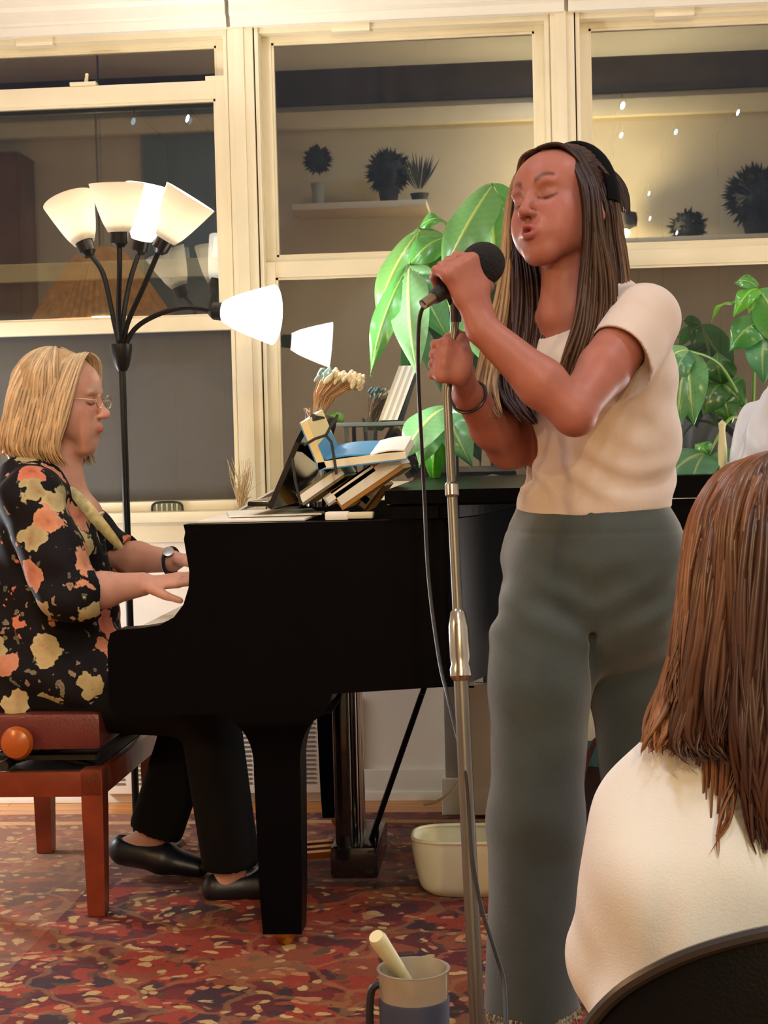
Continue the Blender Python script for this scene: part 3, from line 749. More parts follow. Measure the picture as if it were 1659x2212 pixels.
# wire page holder
t = thing('page_clip', 'black bent wire page holder standing over the open blue book', 'page holder', tuple(P(650, 1095, YN + .06)))
for pts in ([(657, 962), (680, 948), (704, 940)], [(704, 940), (716, 955), (722, 990), (727, 1025)], [(704, 940), (716, 918), (730, 896)], [(632, 990), (638, 1040), (650, 1090)]):
    MB().tube([P(x, y, YN + .07) for x, y in pts], .0032, 6).build('wire', M['black'], t)
# dried flowers in a glass vase standing on the piano
vb = P(712, 1000, YN + .8); t = thing('flower_vase', 'bunch of dried cream and teal flowers in a glass vase on the piano', 'vase', tuple(P(700, 1090, YN + .8)))
yv = YN + .8; root = P(680, 905, yv)
MB().lathe([(.028, ZR - root.z + .002), (.032, ZR - root.z + .05), (.024, -.06), (.03, .03)], root).build('vase', M['glass'], t)
rr = random.Random(3); st = MB(); fl = MB(); ft = MB()
for k in range(90):
    u = rr.random(); e = P(690 + 90 * u + rr.gauss(0, 5), 800 + 18 * rr.random() + 16 * u, yv + rr.uniform(-.05, .08))
    mid = (root + e) / 2 + V((-.008, 0, .01)); st.tube([root + V((rr.uniform(-.01, .01), rr.uniform(-.01, .01), -.02)), mid, e], [.0012, .0016, .0016], 5)
    (ft if u < .28 else fl).sphere(e, .006 + .006 * rr.random(), (.7, .7, 1.6), Matrix.Rotation(rr.uniform(0, .9), 3, 'Y'), 8, 6)
st.build('stem', mat('dry_stems', hexc(176, 140, 100), .7, var=.3), t); fl.build('cream_flower', mat('dry_cream', hexc(226, 210, 166), .8, var=.3, vscale=60), t, smooth=False); ft.build('teal_flower', mat('dry_teal', hexc(140, 170, 165), .8, var=.3, vscale=60), t, smooth=False)
lf = MB()
for k in range(5):
    a = P(700 + 8 * k, 912 - 3 * k, yv); lf.sphere(a, .016, (1.2, .5, .8), Matrix.Rotation(k, 3, 'Y'), 8, 6)
lf.build('leaf', mat('vase_leaf', hexc(96, 150, 70), .5), t)

# ------------------------------------------------------------------ piano bench
M['mahog'] = mat('mahogany', hexc(120, 48, 26), .32, var=.25, vscale=14, bump=.04, bscale=40)
M['leather'] = mat('oxblood_leather', hexc(96, 40, 38), .3, bump=.12, bscale=160, var=.1)
bx1 = P(217, 1580, 3.78).x; bx0 = bx1 - .36; by0, by1 = 3.78, 4.44
bench = thing('piano_bench', 'mahogany piano bench with padded oxblood leather seat and side knobs', 'bench', ((bx0 + bx1) / 2, (by0 + by1) / 2, 0))
zt, zb2 = P(120, 1536, 3.78).z, P(120, 1622, 3.78).z
def cush(u, v):
    return V((bx0 + (bx1 - bx0) * u, by0 + (by1 - by0) * v, zt - .012 + .012 * min(1, 6 * u, 6 * (1 - u), 6 * v, 6 * (1 - v)) + .004 * math.sin(u * 2 * PI) ** 2 * math.sin(v * 4 * PI) ** 2))
s = MB().b2((bx0, by0, zb2), (bx1, by1, zt - .006), .016).build('seat', M['leather'], bench)
q = MB().grid(lambda u, v: cush(.02 + .96 * u, .02 + .96 * v) + V((0, 0, .004)), 24, 36).build('tufting', M['leather'], bench); q.parent = s
ap_t, ap_b = P(120, 1668, 3.78).z, P(120, 1722, 3.78).z
for k, (lo, hi) in enumerate((((bx0, by0, ap_b), (bx1, by0 + .022, ap_t)), ((bx0, by1 - .022, ap_b), (bx1, by1, ap_t)), ((bx0, by0, ap_b), (bx0 + .022, by1, ap_t)), ((bx1 - .022, by0, ap_b), (bx1, by1, ap_t)))):
    MB().b2(lo, hi, .003).build('apron', M['mahog'], bench)
for x in (bx0 + .026, bx1 - .026):
    for y in (by0 + .026, by1 - .026):
        m = MB(); r = [[m.bm.verts.new((x + a * w, y + b * w, z)) for a, b in ((-1, -1), (1, -1), (1, 1), (-1, 1))] for w, z in ((.026, ap_t + .004), (.026, ap_b - .03), (.021, .012))]
        m.bm.faces.new(r[0]); m.bm.faces.new(r[-1][::-1])
        for a, b in zip(r, r[1:]):
            for k in range(4): m.bm.faces.new((a[k], a[(k + 1) % 4], b[(k + 1) % 4], b[k]))
        m.build('leg', M['mahog'], bench, smooth=False)
m = MB()
for y in (by0 + .12, by1 - .12):
    m.tube([(bx0 + .05, y, ap_t - .01), (bx1 - .05, y, zb2 + .01)], .009, 6); m.tube([(bx1 - .05, y, ap_t - .01), (bx0 + .05, y, zb2 + .01)], .009, 6)
m.tube([(bx0 + .12, by0 + .0, (zb2 + ap_t) / 2 - .01), (bx0 + .12, by1, (zb2 + ap_t) / 2 - .01)], .012, 10)
m.b2((bx0 + .03, by0 + .05, ap_t - .02), (bx1 - .03, by1 - .05, ap_t - .004))
m.b2((bx0 + .03, by0 + .06, zb2 - .034), (bx1 - .03, by0 + .10, zb2 - .022)); m.b2((bx0 + .03, by1 - .10, zb2 - .034), (bx1 - .03, by1 - .06, zb2 - .022))
m.build('lift_mechanism', M['black'], bench)
for sgn, y in ((1, by0 - .004), (-1, by1 + .004)):
    c = P(38, 1604, by0 - .03) if sgn == 1 else V((P(38, 1604, by0 - .03).x, by1 + .03, P(38, 1604, by0 - .03).z))
    MB().lathe([(.012, -.034), (.018, -.02), (.036, -.012), (.040, .006), (.034, .020), (.016, .028), (0, .029)], c, V((0, -sgn, 0)), 28, True).build('knob', mat('knob_wood', hexc(170, 84, 30), .25, var=.1), bench)

# ------------------------------------------------------------------ floor lamp with five shades
YL_ = 4.48
lb = P(268, 1850, YL_)
lamp = thing('floor_lamp', 'black five armed floor lamp with frosted white cone shades beside the pianist', 'lamp', (P(275, 1160, YL_).x, YL_, 0))
lxp = P(275, 1160, YL_).x
M['lampmetal'] = mat('lamp_black_metal', (.014, .014, .015, 1), .35, .6)
MB().lathe([(.0, .030), (.02, .034), (.06, .030), (.125, .018), (.13, .010)], (lxp, YL_, 0), cap=False).build('base', M['lampmetal'], lamp)
zh = P(265, 790, YL_).z
MB().tube([(lxp, YL_, .02), (lxp, YL_, zh)], .0105, 14).build('pole', M['lampmetal'], lamp)
MB().lathe([(.014, -.015), (.022, 0), (.031, .045), (.031, .060), (.0, .062)], (lxp, YL_, zh), cap=False).build('collar', M['lampmetal'], lamp)
hub = V((lxp, YL_, zh + .05))
def shade_mat():
    m = bpy.data.materials.new('frosted_shade'); m.use_nodes = True; nt = m.node_tree; nt.nodes.clear()
    o = nt.nodes.new('ShaderNodeOutputMaterial'); d = nt.nodes.new('ShaderNodeBsdfDiffuse'); d.inputs[0].default_value = (.75, .72, .66, 1)
    t = nt.nodes.new('ShaderNodeBsdfTranslucent'); t.inputs[0].default_value = (.95, .88, .74, 1); x = nt.nodes.new('ShaderNodeMixShader'); x.inputs[0].default_value = SHADE_T
    nt.links.new(d.outputs[0], x.inputs[1]); nt.links.new(t.outputs[0], x.inputs[2]); nt.links.new(x.outputs[0], o.inputs[0]); return m
SHADE_T = .5
M['shade'] = shade_mat()
LP = 2.6
def glow(n, s_):
    m = M['shade'].copy(); m.name = n; nt = m.node_tree; e = nt.nodes.new('ShaderNodeEmission'); e.inputs[0].default_value = (1, .97, .9, 1); e.inputs[1].default_value = s_
    a = nt.nodes.new('ShaderNodeAddShader'); o = [x for x in nt.nodes if x.type == 'OUTPUT_MATERIAL'][0]; l = o.inputs[0].links[0].from_socket
    nt.links.new(l, a.inputs[0]); nt.links.new(e.outputs[0], a.inputs[1]); nt.links.new(a.outputs[0], o.inputs[0]); return m
def lamp_head(sock, rimc, curve, r_big, power, yo, col=(1, .96, .86), sm_=None):
    s = P(*sock, YL_ + yo[0]); r = P(*rimc, YL_ + yo[1]); ax = (r - s).normalized(); L = (r - s).length
    pts = [hub + V((0, 0, -.02))] + [P(x, y, YL_ + yo[0] * f) for x, y, f in curve] + [s]
    # smooth the arm
    sm = []
    for i in range(len(pts) - 1):
        p = [pts[max(0, min(len(pts) - 1, j))] for j in (i - 1, i, i + 1, i + 2)]
        for k in range(6):
            f = k / 6; sm.append(.5 * ((2 * p[1]) + (p[2] - p[0]) * f + (2 * p[0] - 5 * p[1] + 4 * p[2] - p[3]) * f * f + (3 * p[1] - p[0] - 3 * p[2] + p[3]) * f ** 3))
    sm.append(s)
    arm = MB().tube(sm, .0075, 8).build('arm', M['lampmetal'], lamp)
    MB().lathe([(.014, -.012), (.024, 0), (.026, .045), (.030, .05)], s, ax, 20, True).build('socket', M['lampmetal'], lamp)
    prof = [(.030, .03), (.036, .042)] + [(.036 + (r_big - .036) * (u ** .82), .042 + (L - .042) * u) for u in [k / 10 for k in range(1, 11)]]
    MB().lathe(prof + [(a - .0025, z) for a, z in prof[::-1]], s, ax, 40).build('shade', sm_ or M['shade'], lamp)
    bp = s + ax * (.085)
    MB().lathe([(.012, .03), (.014, .05), (.027, .075), (.030, .095), (.024, .115), (.0, .124)], s, ax, 20).build('bulb', emis('lamp_bulb', (1, .93, .82, 1), 30), lamp)
    light('lamp_bulb_light', 'POINT', s + ax * (.135), power, col, .02)
lamp_head((190, 545), (148, 432), [(243, 680, .4), (222, 590, .9)], .074, LP, (.0, .02))
lamp_head((258, 525), (252, 397), [(256, 680, .5), (258, 590, 1)], .076, LP, (-.07, -.085))
lamp_head((302, 540), (328, 405), [(266, 690, .3), (280, 610, .8)], .074, LP * 9, (.07, .03), (1, 1, .97), glow('glowing_shade', 1.2))
lamp_head((345, 538), (412, 425), [(275, 700, .3), (310, 620, .8)], .076, LP, (-.02, -.03))
lamp_head((462, 672), (590, 680), [(290, 712, .5), (340, 680, .8), (400, 664, 1)], .082, LP * 9.5, (-.02, -.05), (1, 1, .97), glow('bright_glowing_shade', 4.5))
# ------------------------------------------------------------------ microphone, stand and cable
YM = 2.76
mc = P(1042, 571, YM); mt_ = P(955, 630, 2.71); mdir = (mt_ - mc).normalized()
mic = thing('microphone', 'black microphone with a round foam windscreen held at her mouth', 'microphone', tuple(mc))
m = MB(); m.sphere(mc, .0375, (1, 1, 1.06), mdir.to_track_quat('Z', 'Y').to_matrix(), 40, 28); m.lathe([(.030, .012), (.022, .040), (.020, .042)], mc, mdir, 24)
m.build('windscreen', mat('foam', (.008, .008, .009, 1), 1, bump=.8, bscale=260), mic)
L = (mt_ - mc).length
MB().lathe([(.021, .035), (.019, .06), (.015, L * .9), (.0125, L + .02)], mc, mdir, 24, True).build('handle', M['black'], mic)
ce = P(925, 644, 2.69)
q = MB().tube([mt_ + mdir * .015, mt_ + mdir * .045], [.0095, .009], 14).build('connector', mat('connector_metal', hexc(150, 140, 120), .3, .9), mic)
MB().tube([mt_ + mdir * .040, (mt_ + mdir * .06) * .5 + ce * .5, ce], [.0085, .006, .003], 10).build('strain_relief', M['black'], mic)
def catmull(pts, n=8):
    o = []
    for i in range(len(pts) - 1):
        p = [V(pts[max(0, min(len(pts) - 1, j))]) for j in (i - 1, i, i + 1, i + 2)]
        for k in range(n):
            f = k / n; o.append(.5 * ((2 * p[1]) + (p[2] - p[0]) * f + (2 * p[0] - 5 * p[1] + 4 * p[2] - p[3]) * f * f + (3 * p[1] - p[0] - 3 * p[2] + p[3]) * f ** 3))
    o.append(V(pts[-1])); return o
cpts = [(925, 644, 2.69), (908, 680, 2.70), (903, 740, 2.72), (904, 830, 2.75), (910, 950, 2.80), (916, 1060, 2.86), (926, 1250, 2.86), (948, 1420, 2.80), (966, 1500, 2.74), (985, 1580, 2.70), (1003, 1650, 2.66), (1012, 1740, 2.645), (1020, 1850, 2.62), (1040, 1960, 2.60), (1068, 2050, 2.58), (1088, 2120, 2.56), (1093, 2212, 2.5)]
cb = catmull([P(*c) for c in cpts]); e = cb[-1]
cb += catmull([e, V((e.x + .02, e.y - .03, .05)), V((e.x + .12, e.y - .1, .017)), V((e.x + .5, e.y - .3, .017)), V((e.x + 1.2, e.y - .2, .017))])[1:]
o = MB().tube(cb, .0034, 8).build('microphone_cable', M['black']); tag(o, 'long thin black cable hanging from the microphone down to the rug', 'cable')
stand = thing('microphone_stand', 'silver microphone stand with a chrome clutch held by the singer', 'microphone stand', tuple(P(1030, 2212, 2.6)[:2]) + (0,))
M['steel'] = mat('stand_steel', hexc(112, 108, 102), .38, .85, var=.08)
pA, pB, pC, pD, pE = P(984, 690, 2.775), P(966, 850, 2.765), P(976, 1060, 2.745), P(992, 1380, 2.70), P(1031, 2212, 2.60)
foot = pE + (pE - pD).normalized() * ((pE.z - .02) / abs((pE - pD).normalized().z))
MB().tube([pA, pB, pC], [.0068, .0072, .0078], 14).build('upper_tube', M['steel'], stand)
MB().tube([pC, pD], [.0088, .0090], 14).build('middle_tube', M['steel'], stand)
ax = (pD - pC).normalized()
MB().lathe([(.008, -.015), (.012, -.01), (.012, .008), (.009, .012)], pC, ax, 20, True).build('collar', M['chrome'], stand)
MB().lathe([(.009, -.05), (.0135, -.044), (.0175, -.02), (.018, .03), (.016, .042), (.019, .05), (.019, .062), (.013, .07)], pD, ax, 24, True).build('clutch', M['chrome'], stand)
MB().tube([pD, foot], [.0125, .0125], 16).build('lower_tube', M['steel'], stand)
MB().lathe([(.0, .042), (.02, .04), (.03, .025), (.12, .018), (.13, .008), (.13, -.008)], (foot.x, foot.y, .018), None, 40).build('base', M['lampmetal'], stand)
m = MB(); m.tube([pA + V((0, 0, -.004)), pA + V((.002, 0, .035))], [.0095, .011], 14); m.tube([pA + V((-.014, 0, .035)), pA + V((.02, .0, .048))], .012, 12)
m.build('clip', M['black'], stand)

# ------------------------------------------------------------------ plants
def leaf_mat(name, c1, c2, rough=.25):
    m = mat(name, c1, rough, spec=.7); nt = m.node_tree; b = nt.nodes['Principled BSDF']
    a = nt.nodes.new('ShaderNodeAttribute'); a.attribute_name = 'Col'; nt.links.new(a.outputs['Color'], b.inputs['Base Color'])
    b.inputs['Subsurface Weight'].default_value = 0
    tr = nt.nodes.new('ShaderNodeBsdfTranslucent'); nt.links.new(a.outputs['Color'], tr.inputs[0]); x = nt.nodes.new('ShaderNodeMixShader'); x.inputs[0].default_value = .25
    o = nt.nodes['Material Output']; nt.links.new(b.outputs[0], x.inputs[1]); nt.links.new(tr.outputs[0], x.inputs[2]); nt.links.new(x.outputs[0], o.inputs[0]); return m
M['leaf'] = leaf_mat('glossy_leaf', hexc(90, 150, 80), None)
def leaf(t, base, tip, w, droop=.04, face=V((-.3, -1, .35)), tint=(1, 1, 1), fold=.25, name='leaf'):
    """one leaf blade: midrib from base to tip, half width w, veins pressed into the blade"""
    base, tip = V(base), V(tip); d = tip - base; L = d.length; dn = d.normalized()
    side = dn.cross(face).normalized(); nrm = side.cross(dn).normalized()
    if nrm.dot(face) < 0: nrm = -nrm
    bm = bmesh.new(); nu, nv = 28, 20; g = []; cols = []
    for i in range(nu + 1):
        u = i / nu; hw = w * (math.sin(PI * u ** .80) ** .8) * (1 - .55 * u ** 4) + .0006
        c = base + d * u + nrm * (droop * 4 * u * (1 - u)); row = []
        for j in range(-nv // 2, nv // 2 + 1):
            v = j / (nv / 2); vein = .0016 * math.cos((u * 15 - abs(v) * 1.6) * 2 * PI) * (abs(v) > .01) * (1 - abs(v))
            p = c + side * (hw * v) - nrm * (fold * hw * abs(v) ** 1.4) + nrm * (vein + (.0015 if j == 0 else 0)) + nrm * .008 * math.sin(u * 9 + v * 2) * abs(v)
            row.append(bm.verts.new(p)); rib = j == 0
            k = 1.0 + .06 * math.cos((u * 15 - abs(v) * 1.6) * 2 * PI)
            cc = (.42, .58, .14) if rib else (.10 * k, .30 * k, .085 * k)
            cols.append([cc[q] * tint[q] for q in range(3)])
        g.append(row)
    for i in range(nu):
        for j in range(nv): bm.faces.new((g[i][j], g[i + 1][j], g[i + 1][j + 1], g[i][j + 1]))
    me = bpy.data.meshes.new(name); bm.to_mesh(me); bm.free()
    a = me.color_attributes.new('Col', 'FLOAT_COLOR', 'POINT'); a.data.foreach_set('color', np.concatenate([np.array(cols), np.ones((len(cols), 1))], 1).astype(np.float32).ravel())
    return finish(me, name, M['leaf'], t, True, 0)
M['stem'] = mat('green_stem', hexc(120, 160, 70), .5); M['bark'] = mat('plant_bark', hexc(90, 72, 50), .8, var=.3)
def plant(label, pot_x, Yp, hubs, pot_r, potc, stemtop, zp=.011):
    t = thing('potted_plant', label, 'plant', (pot_x, Yp, zp))
    pr = [(pot_r * .75, 0), (pot_r, .30), (pot_r * 1.06, .30), (pot_r * 1.06, .34), (pot_r * .95, .34), (pot_r * .92, .30), (0, .30)]
    MB().lathe(pr, (pot_x, Yp, zp), cap=True).build('pot', potc, t)
    tk = [V((pot_x, Yp, zp + .29)), V((pot_x + .03, Yp, max(.8, zp + .5))), stemtop]
    MB().tube(catmull(tk), [.02 - .010 * i / 16 for i in range(17)], 10).build('trunk', M['bark'], t)
    for h, lv in hubs:
        h = P(*h); pt = catmull([stemtop - V((0, 0, .02)), (stemtop + h) / 2 + V((0, 0, .05)), h])
        MB().tube(pt, [.006 - .003 * i / (len(pt) - 1) for i in range(len(pt))], 8).build('petiole', M['stem'], t)
        for l in lv:
            tp = P(*l[0]); w = l[1]; kw_ = l[2] if len(l) > 2 else {}
            b_ = P(*kw_.pop('base')) if 'base' in kw_ else h
            if (b_ - h).length > .01: MB().tube([h, b_], [.003, .0025], 6).build('petiole', M['stem'], t)
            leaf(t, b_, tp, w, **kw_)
GLOSS_ = (2.3, 1.7, 2.6); G_ = (1, 1.15, .9); D_k = (.8, .75, 1.0); TE = (.9, .95, 1.6)  # first tint puts the lamp's pale gloss into the leaf colour
plant('tall plant with big glossy lobed leaves standing behind the piano left of the singer', -.005, 4.93, [
    ((885, 572, 4.60), [((800, 812, 4.50), .042, dict(tint=G_)), ((812, 700, 4.66), .05, dict(base=(905, 500, 4.66), tint=(1.4, 1.1, 1.0))), ((903, 816, 4.44), .060, dict(tint=GLOSS_)),
                        ((975, 740, 4.55), .055, dict(tint=(1.1, 1.2, 1.8))), ((940, 665, 4.60), .05, dict(tint=GLOSS_)), ((980, 520, 4.70), .045, dict(tint=G_))]),
    ((905, 492, 4.72), [((965, 484, 4.74), .02, dict(tint=G_)), ((950, 640, 4.68), .075, dict(tint=(1.3, 1.05, 1.0)))]),
    ((1066, 397, 4.55), [((952, 605, 4.45), .068, dict(tint=(1.35, 1.15, 1.2), droop=.02)), ((1085, 640, 4.6), .06, dict(tint=(1.1, 1.0, .8))), ((1040, 600, 4.65), .05, dict(tint=TE)), ((1120, 520, 4.6), .05, dict(tint=G_))]),
    ((1010, 640, 4.6), [((1060, 800, 4.5), .05, dict(tint=GLOSS_)), ((1000, 830, 4.6), .05, dict(tint=TE))]),
    ((965, 880, 4.62), [((866, 998, 4.50), .06, dict(tint=GLOSS_)), ((905, 1010, 4.62), .05, dict(tint=GLOSS_)), ((1022, 1010, 4.55), .05, dict(tint=(1.2, 1.1, 1.6))), ((940, 1060, 4.7), .035, dict(tint=(.8, 1.3, .4))), ((1050, 930, 4.6), .045, dict(tint=TE))]),
], .125, mat('terracotta', hexc(170, 100, 66), .8), P(1000, 760, 4.90), P(1040, 1418, 4.75).z + .001)
plant('plant with drooping bright and bluish green leaves at the right edge behind the singer', .97, 4.86, [
    ((1640, 625, 4.45), [((1583, 688, 4.40), .028, dict(tint=(1.2, 1.6, .6))), ((1618, 680, 4.42), .02, dict(tint=(1.8, 1.6, .8))), ((1537, 694, 4.42), .006, dict(tint=(1.8, 1.6, .8), base=(1580, 655, 4.42))), ((1575, 760, 4.5), .05, dict(tint=(.7, .95, .8), base=(1655, 690, 4.5))), ((1650, 830, 4.5), .05, dict(tint=TE, base=(1655, 700, 4.5))), ((1720, 760, 4.5), .06, dict(tint=G_)), ((1585, 612, 4.46), .02, dict(tint=G_))]),
    ((1490, 758, 4.55), [((1463, 935, 4.48), .05, dict(tint=(1, .95, 1.1))), ((1452, 850, 4.50), .035, dict(tint=TE)), ((1500, 920, 4.48), .052, dict(tint=(1.1, 1.05, 1.3))), ((1440, 790, 4.55), .03, dict(tint=GLOSS_))]),
    ((1530, 985, 4.6), [((1432, 1040, 4.45), .07, dict(tint=(1., .85, 1.5))), ((1490, 1060, 4.45), .06, dict(tint=(.8, .8, 1.4))), ((1580, 1050, 4.5), .06, dict(tint=D_k)), ((1500, 960, 4.6), .03, dict(tint=G_))]),
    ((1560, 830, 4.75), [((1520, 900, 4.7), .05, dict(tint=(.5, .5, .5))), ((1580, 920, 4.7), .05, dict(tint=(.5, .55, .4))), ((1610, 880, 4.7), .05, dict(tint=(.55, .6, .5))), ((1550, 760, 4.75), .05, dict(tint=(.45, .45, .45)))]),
], .18, mat('dark_glazed_pot', hexc(50, 54, 60), .3), P(1625, 900, 4.74))

# ------------------------------------------------------------------ window ledge and wall items behind the piano
c = P(1062, 1050, 4.98)
m = MB().lathe([(.055, 0), (.075, .02), (.084, .06), (.080, .075), (.0, .088)], (c.x, 4.985, ZO0 + .001), cap=True)
t = thing('cream_bowl', 'overturned cream ceramic bowl on the window sill left of the singer', 'bowl', (c.x, 4.985, ZO0)); m.build('bowl', mat('cream_glaze', hexc(236, 220, 168), .3), t)
# dried grass plume by the window post
g = thing('dried_grass', 'wispy dried grass plume on the sill in front of the window post', 'dried grass', tuple(P(525, 1095, 4.99)))
m = MB(); rr = random.Random(9)
for k in range(60):
    b0 = P(522 + rr.uniform(-6, 6), 1096, 4.99); e = P(512 + rr.gauss(12, 16), 985 + rr.uniform(0, 90), 4.99 + rr.uniform(-.03, .03))
    m.tube([b0, (b0 + e) / 2 + V((rr.uniform(-.01, .01), 0, .01)), e], [.0010, .0012, .0004], 4)
m.build('plume', mat('dry_grass', hexc(196, 168, 120), .8), g, smooth=False)
# glass shelf across the middle window and a white strip standing in for a reflection
t = thing('glass_shelf', 'thin pale glass shelf edge across the lower middle window', 'shelf', tuple(P(810, 918, 5.02)))
a, b = P(728, 918, 5.02), P(1000, 905, 5.02)
MB().b2((a.x, 4.99, a.z - .006), (b.x, 5.075, a.z + .006), .002).build('shelf', mat('shelf_glass_edge', hexc(120, 136, 136), .2), t)
for x in (a.x + .03, b.x - .03): MB().b2((x - .006, 5.0, ZO0 + .001), (x + .006, 5.012, a.z - .006)).build('bracket', mat('clear_bracket', hexc(90, 90, 84), .3), t)
t = thing('reflection_strip', 'long pleated white strip standing in for a reflection in the middle window pane', 'paper', tuple(P(815, 905, 5.0)))
a, b = P(818, 908, 4.995), P(862, 790, 5.06); sx = (P(840, 908, 5.0) - P(818, 908, 5.0)).x
m = MB(); w = .058
for i in range(6):
    o0 = V((w * i / 6, .006 * (i % 2), 0)); o1 = V((w * (i + 1) / 6, .006 * ((i + 1) % 2), 0))
    m.prism([a + o0, a + o1, b + o1, b + o0], (0, .0008, 0))
m.build('strip', M['paper'], t, smooth=False)
# low white convector panels with columns of slots
def panel(px0, px1, label):
    x0, x1 = P(px0, 1650, YW - .03).x, P(px1, 1650, YW - .03).x; zt, zb = .36, .035
    t = thing('wall_heater', label, 'heater', ((x0 + x1) / 2, YW - .02, 0), 'low wall heaters under the windows')
    MB().b2((x0, YW - .055, zb), (x1, YW - .024, zt), .004).build('casing', M['wall'], t)
    m = MB()
    for xc_ in (x0 + .05, (x0 + x1) / 2, x1 - .05):
        for k in range(18): m.b2((xc_ - .018, YW - .0575, zb + .03 + k * .0145), (xc_ + .018, YW - .054, zb + .036 + k * .0145))
    m.build('slot', mat('slot_shadow_gap', hexc(120, 106, 96), .7), t, smooth=False)
panel(228, 400, 'white slotted wall heater behind the bench and the pianist'); panel(500, 705, 'white slotted wall heater behind the front piano leg')
# grey plank, white box, trinkets, cord
a = P(975, 1500, 4.85)
o = MB().b2((P(958, 1500, 4.85).x, 4.85, .12), (P(992, 1500, 4.85).x, 4.875, P(960, 1450, 4.85).z), .003).build('upright', mat('grey_board', hexc(150, 142, 128), .6, var=.1))
t = thing('grey_board', 'narrow grey upright board behind the microphone stand', 'board', (a.x, 4.86, .12)); o.parent = t; o.data.transform(Matrix.Translation(-V(t['_base'])))
f = MB().b2((P(950, 1500, 4.85).x, 4.83, 0.011), (P(1000, 1500, 4.85).x, 4.90, .12), .003).build('foot', mat('board_foot', hexc(210, 200, 180), .6), t)
x0, x1 = P(1008, 1440, 4.75).x, P(1290, 1440, 4.75).x
zt, zb = P(1040, 1418, 4.75).z, P(1040, 1560, 4.75).z
t = thing('white_cabinet', 'low white cabinet by the wall behind the singer', 'cabinet', ((x0 + x1) / 2, 4.9, 0))
MB().b2((x0, 4.80, .02), (x1, 5.07, zt - .09), .004).build('body', M['trimw'], t); MB().b2((x0 - .004, 4.74, zt - .02), (x1 + .01, 5.075, zt), .003).build('top', M['trimw'], t)
MB().b2((x0 - .002, 4.79, .02), (x1, 4.80, .10), .002).build('plinth', M['trimw'], t)
for x in (x0 + .0, x1 - .02): MB().b2((x, 4.80, zt - .10), (x + .02, 5.07, zt - .02)).build('upright', M['trimw'], t)
zb3 = zt - .088
for i, (px, sz, col, lab, nm) in enumerate([(1022, .03, (196, 170, 130), 'small tan bottle on the white cabinet behind the stand', 'bottle'), (1036, .04, (225, 225, 215), 'small white mug on the white cabinet behind the stand', 'mug'), (1050, .035, (70, 90, 84), 'small dark green tin on the white cabinet beside her trousers', 'tin')]):
    c = P(px, 1500, 4.84); o = MB().lathe([(sz * .5, 0), (sz * .55, sz * .8), (sz * .4, sz * 1.3), (sz * .4, sz * 1.5)], (c.x, 4.85, zb3), cap=True).build(nm, mat(nm + '_col', hexc(*col), .4)); tag(o, lab, nm)
cd = catmull([P(1000, 1590, 4.7), P(1000, 1640, 4.7), P(988, 1690, 4.7), P(950, 1728, 4.7), P(915, 1738, 4.7)])
o = MB().tube(cd, .004, 6).build('power_cord', mat('cream_cord', hexc(200, 180, 130), .5)); tag(o, 'thin cream cord curving down beside the microphone stand', 'cord')
# teal and black bag between the singer's legs, dark red stool leg region
c = PF(1272, 1850, 0); bgY = 4.3; x0, x1 = P(1215, 1700, bgY).x, P(1345, 1700, bgY).x
t = thing('tote_bag', 'teal and black bag on the rug seen between the singer legs', 'bag', ((x0 + x1) / 2, bgY + .1, 0.011))
def bag(u, v):
    a = 2 * PI * u; r = 1 + .06 * math.sin(5 * a) * v
    return V(((x0 + x1) / 2 + (x1 - x0) / 2 * r * math.copysign(abs(math.cos(a)) ** .5, math.cos(a)) * (1 - .12 * v), bgY + .1 + .08 * r * math.copysign(abs(math.sin(a)) ** .5, math.sin(a)) * (1 - .4 * v), .011 + .30 * v + .01 * math.sin(7 * a) * v))
MB().grid(bag, 60, 12).build('body', mat('dark_bag', hexc(44, 22, 26), .7, var=.3), t)
zt_ = P(1300, 1665, bgY).z
def bag2(u, v):
    p = bag(u, .78 + .22 * v); p.x = (x0 + x1) / 2 + (p.x - (x0 + x1) / 2) * 1.04; p.y = bgY + .1 + (p.y - bgY - .1) * 1.04; return p
MB().grid(bag2, 60, 4).build('teal_band', mat('teal_cloth', hexc(60, 104, 104), .7), t)
MB().tube(catmull([P(1250, 1720, bgY), P(1268, 1640, bgY), P(1296, 1600, bgY), P(1330, 1700, bgY)]), .008, 8).build('handle', mat('bag_handle', hexc(70, 26, 26), .6), t)
# crumpled pale cloth on the piano lid at the right
def cloth(u, v):
    a = 2 * PI * u; b_ = PI / 2 * v; r = 1 + .10 * noise.noise(V((math.cos(a) * 2.2, math.sin(a) * 2.2, v * 3))) * 2 + .03 * math.sin(9 * a + 4 * v)
    return V((cc.x + .13 * r * math.cos(a) * math.cos(b_), cc.y + .10 * r * math.sin(a) * math.cos(b_), zl + .21 * math.sin(b_) * r))
cc = P(1690, 930, 4.35)
o = MB().grid(cloth, 96, 32).build('draped_cloth', mat('pale_grey_cloth', hexc(186, 186, 192), .45, sheen=.3)); tag(o, 'crumpled pale grey cloth heap at the right edge behind the listener', 'cloth')
# small glass things on the lid by the right window
for i, (px, py, col, r, lab) in enumerate([(1560, 930, (220, 210, 160), .012, 'small pale yellow candle on the piano lid at the right')]):
    c = P(px, py, 4.5); o = MB().lathe([(r, zl - c.z + .001), (r * 1.1, (zl - c.z) * .5), (r * .7, 0), (r * .9, .02), (0, .03)], c, cap=True).build('ornament', mat('orn%d' % i, hexc(*col), .15)); tag(o, lab, 'ornament')

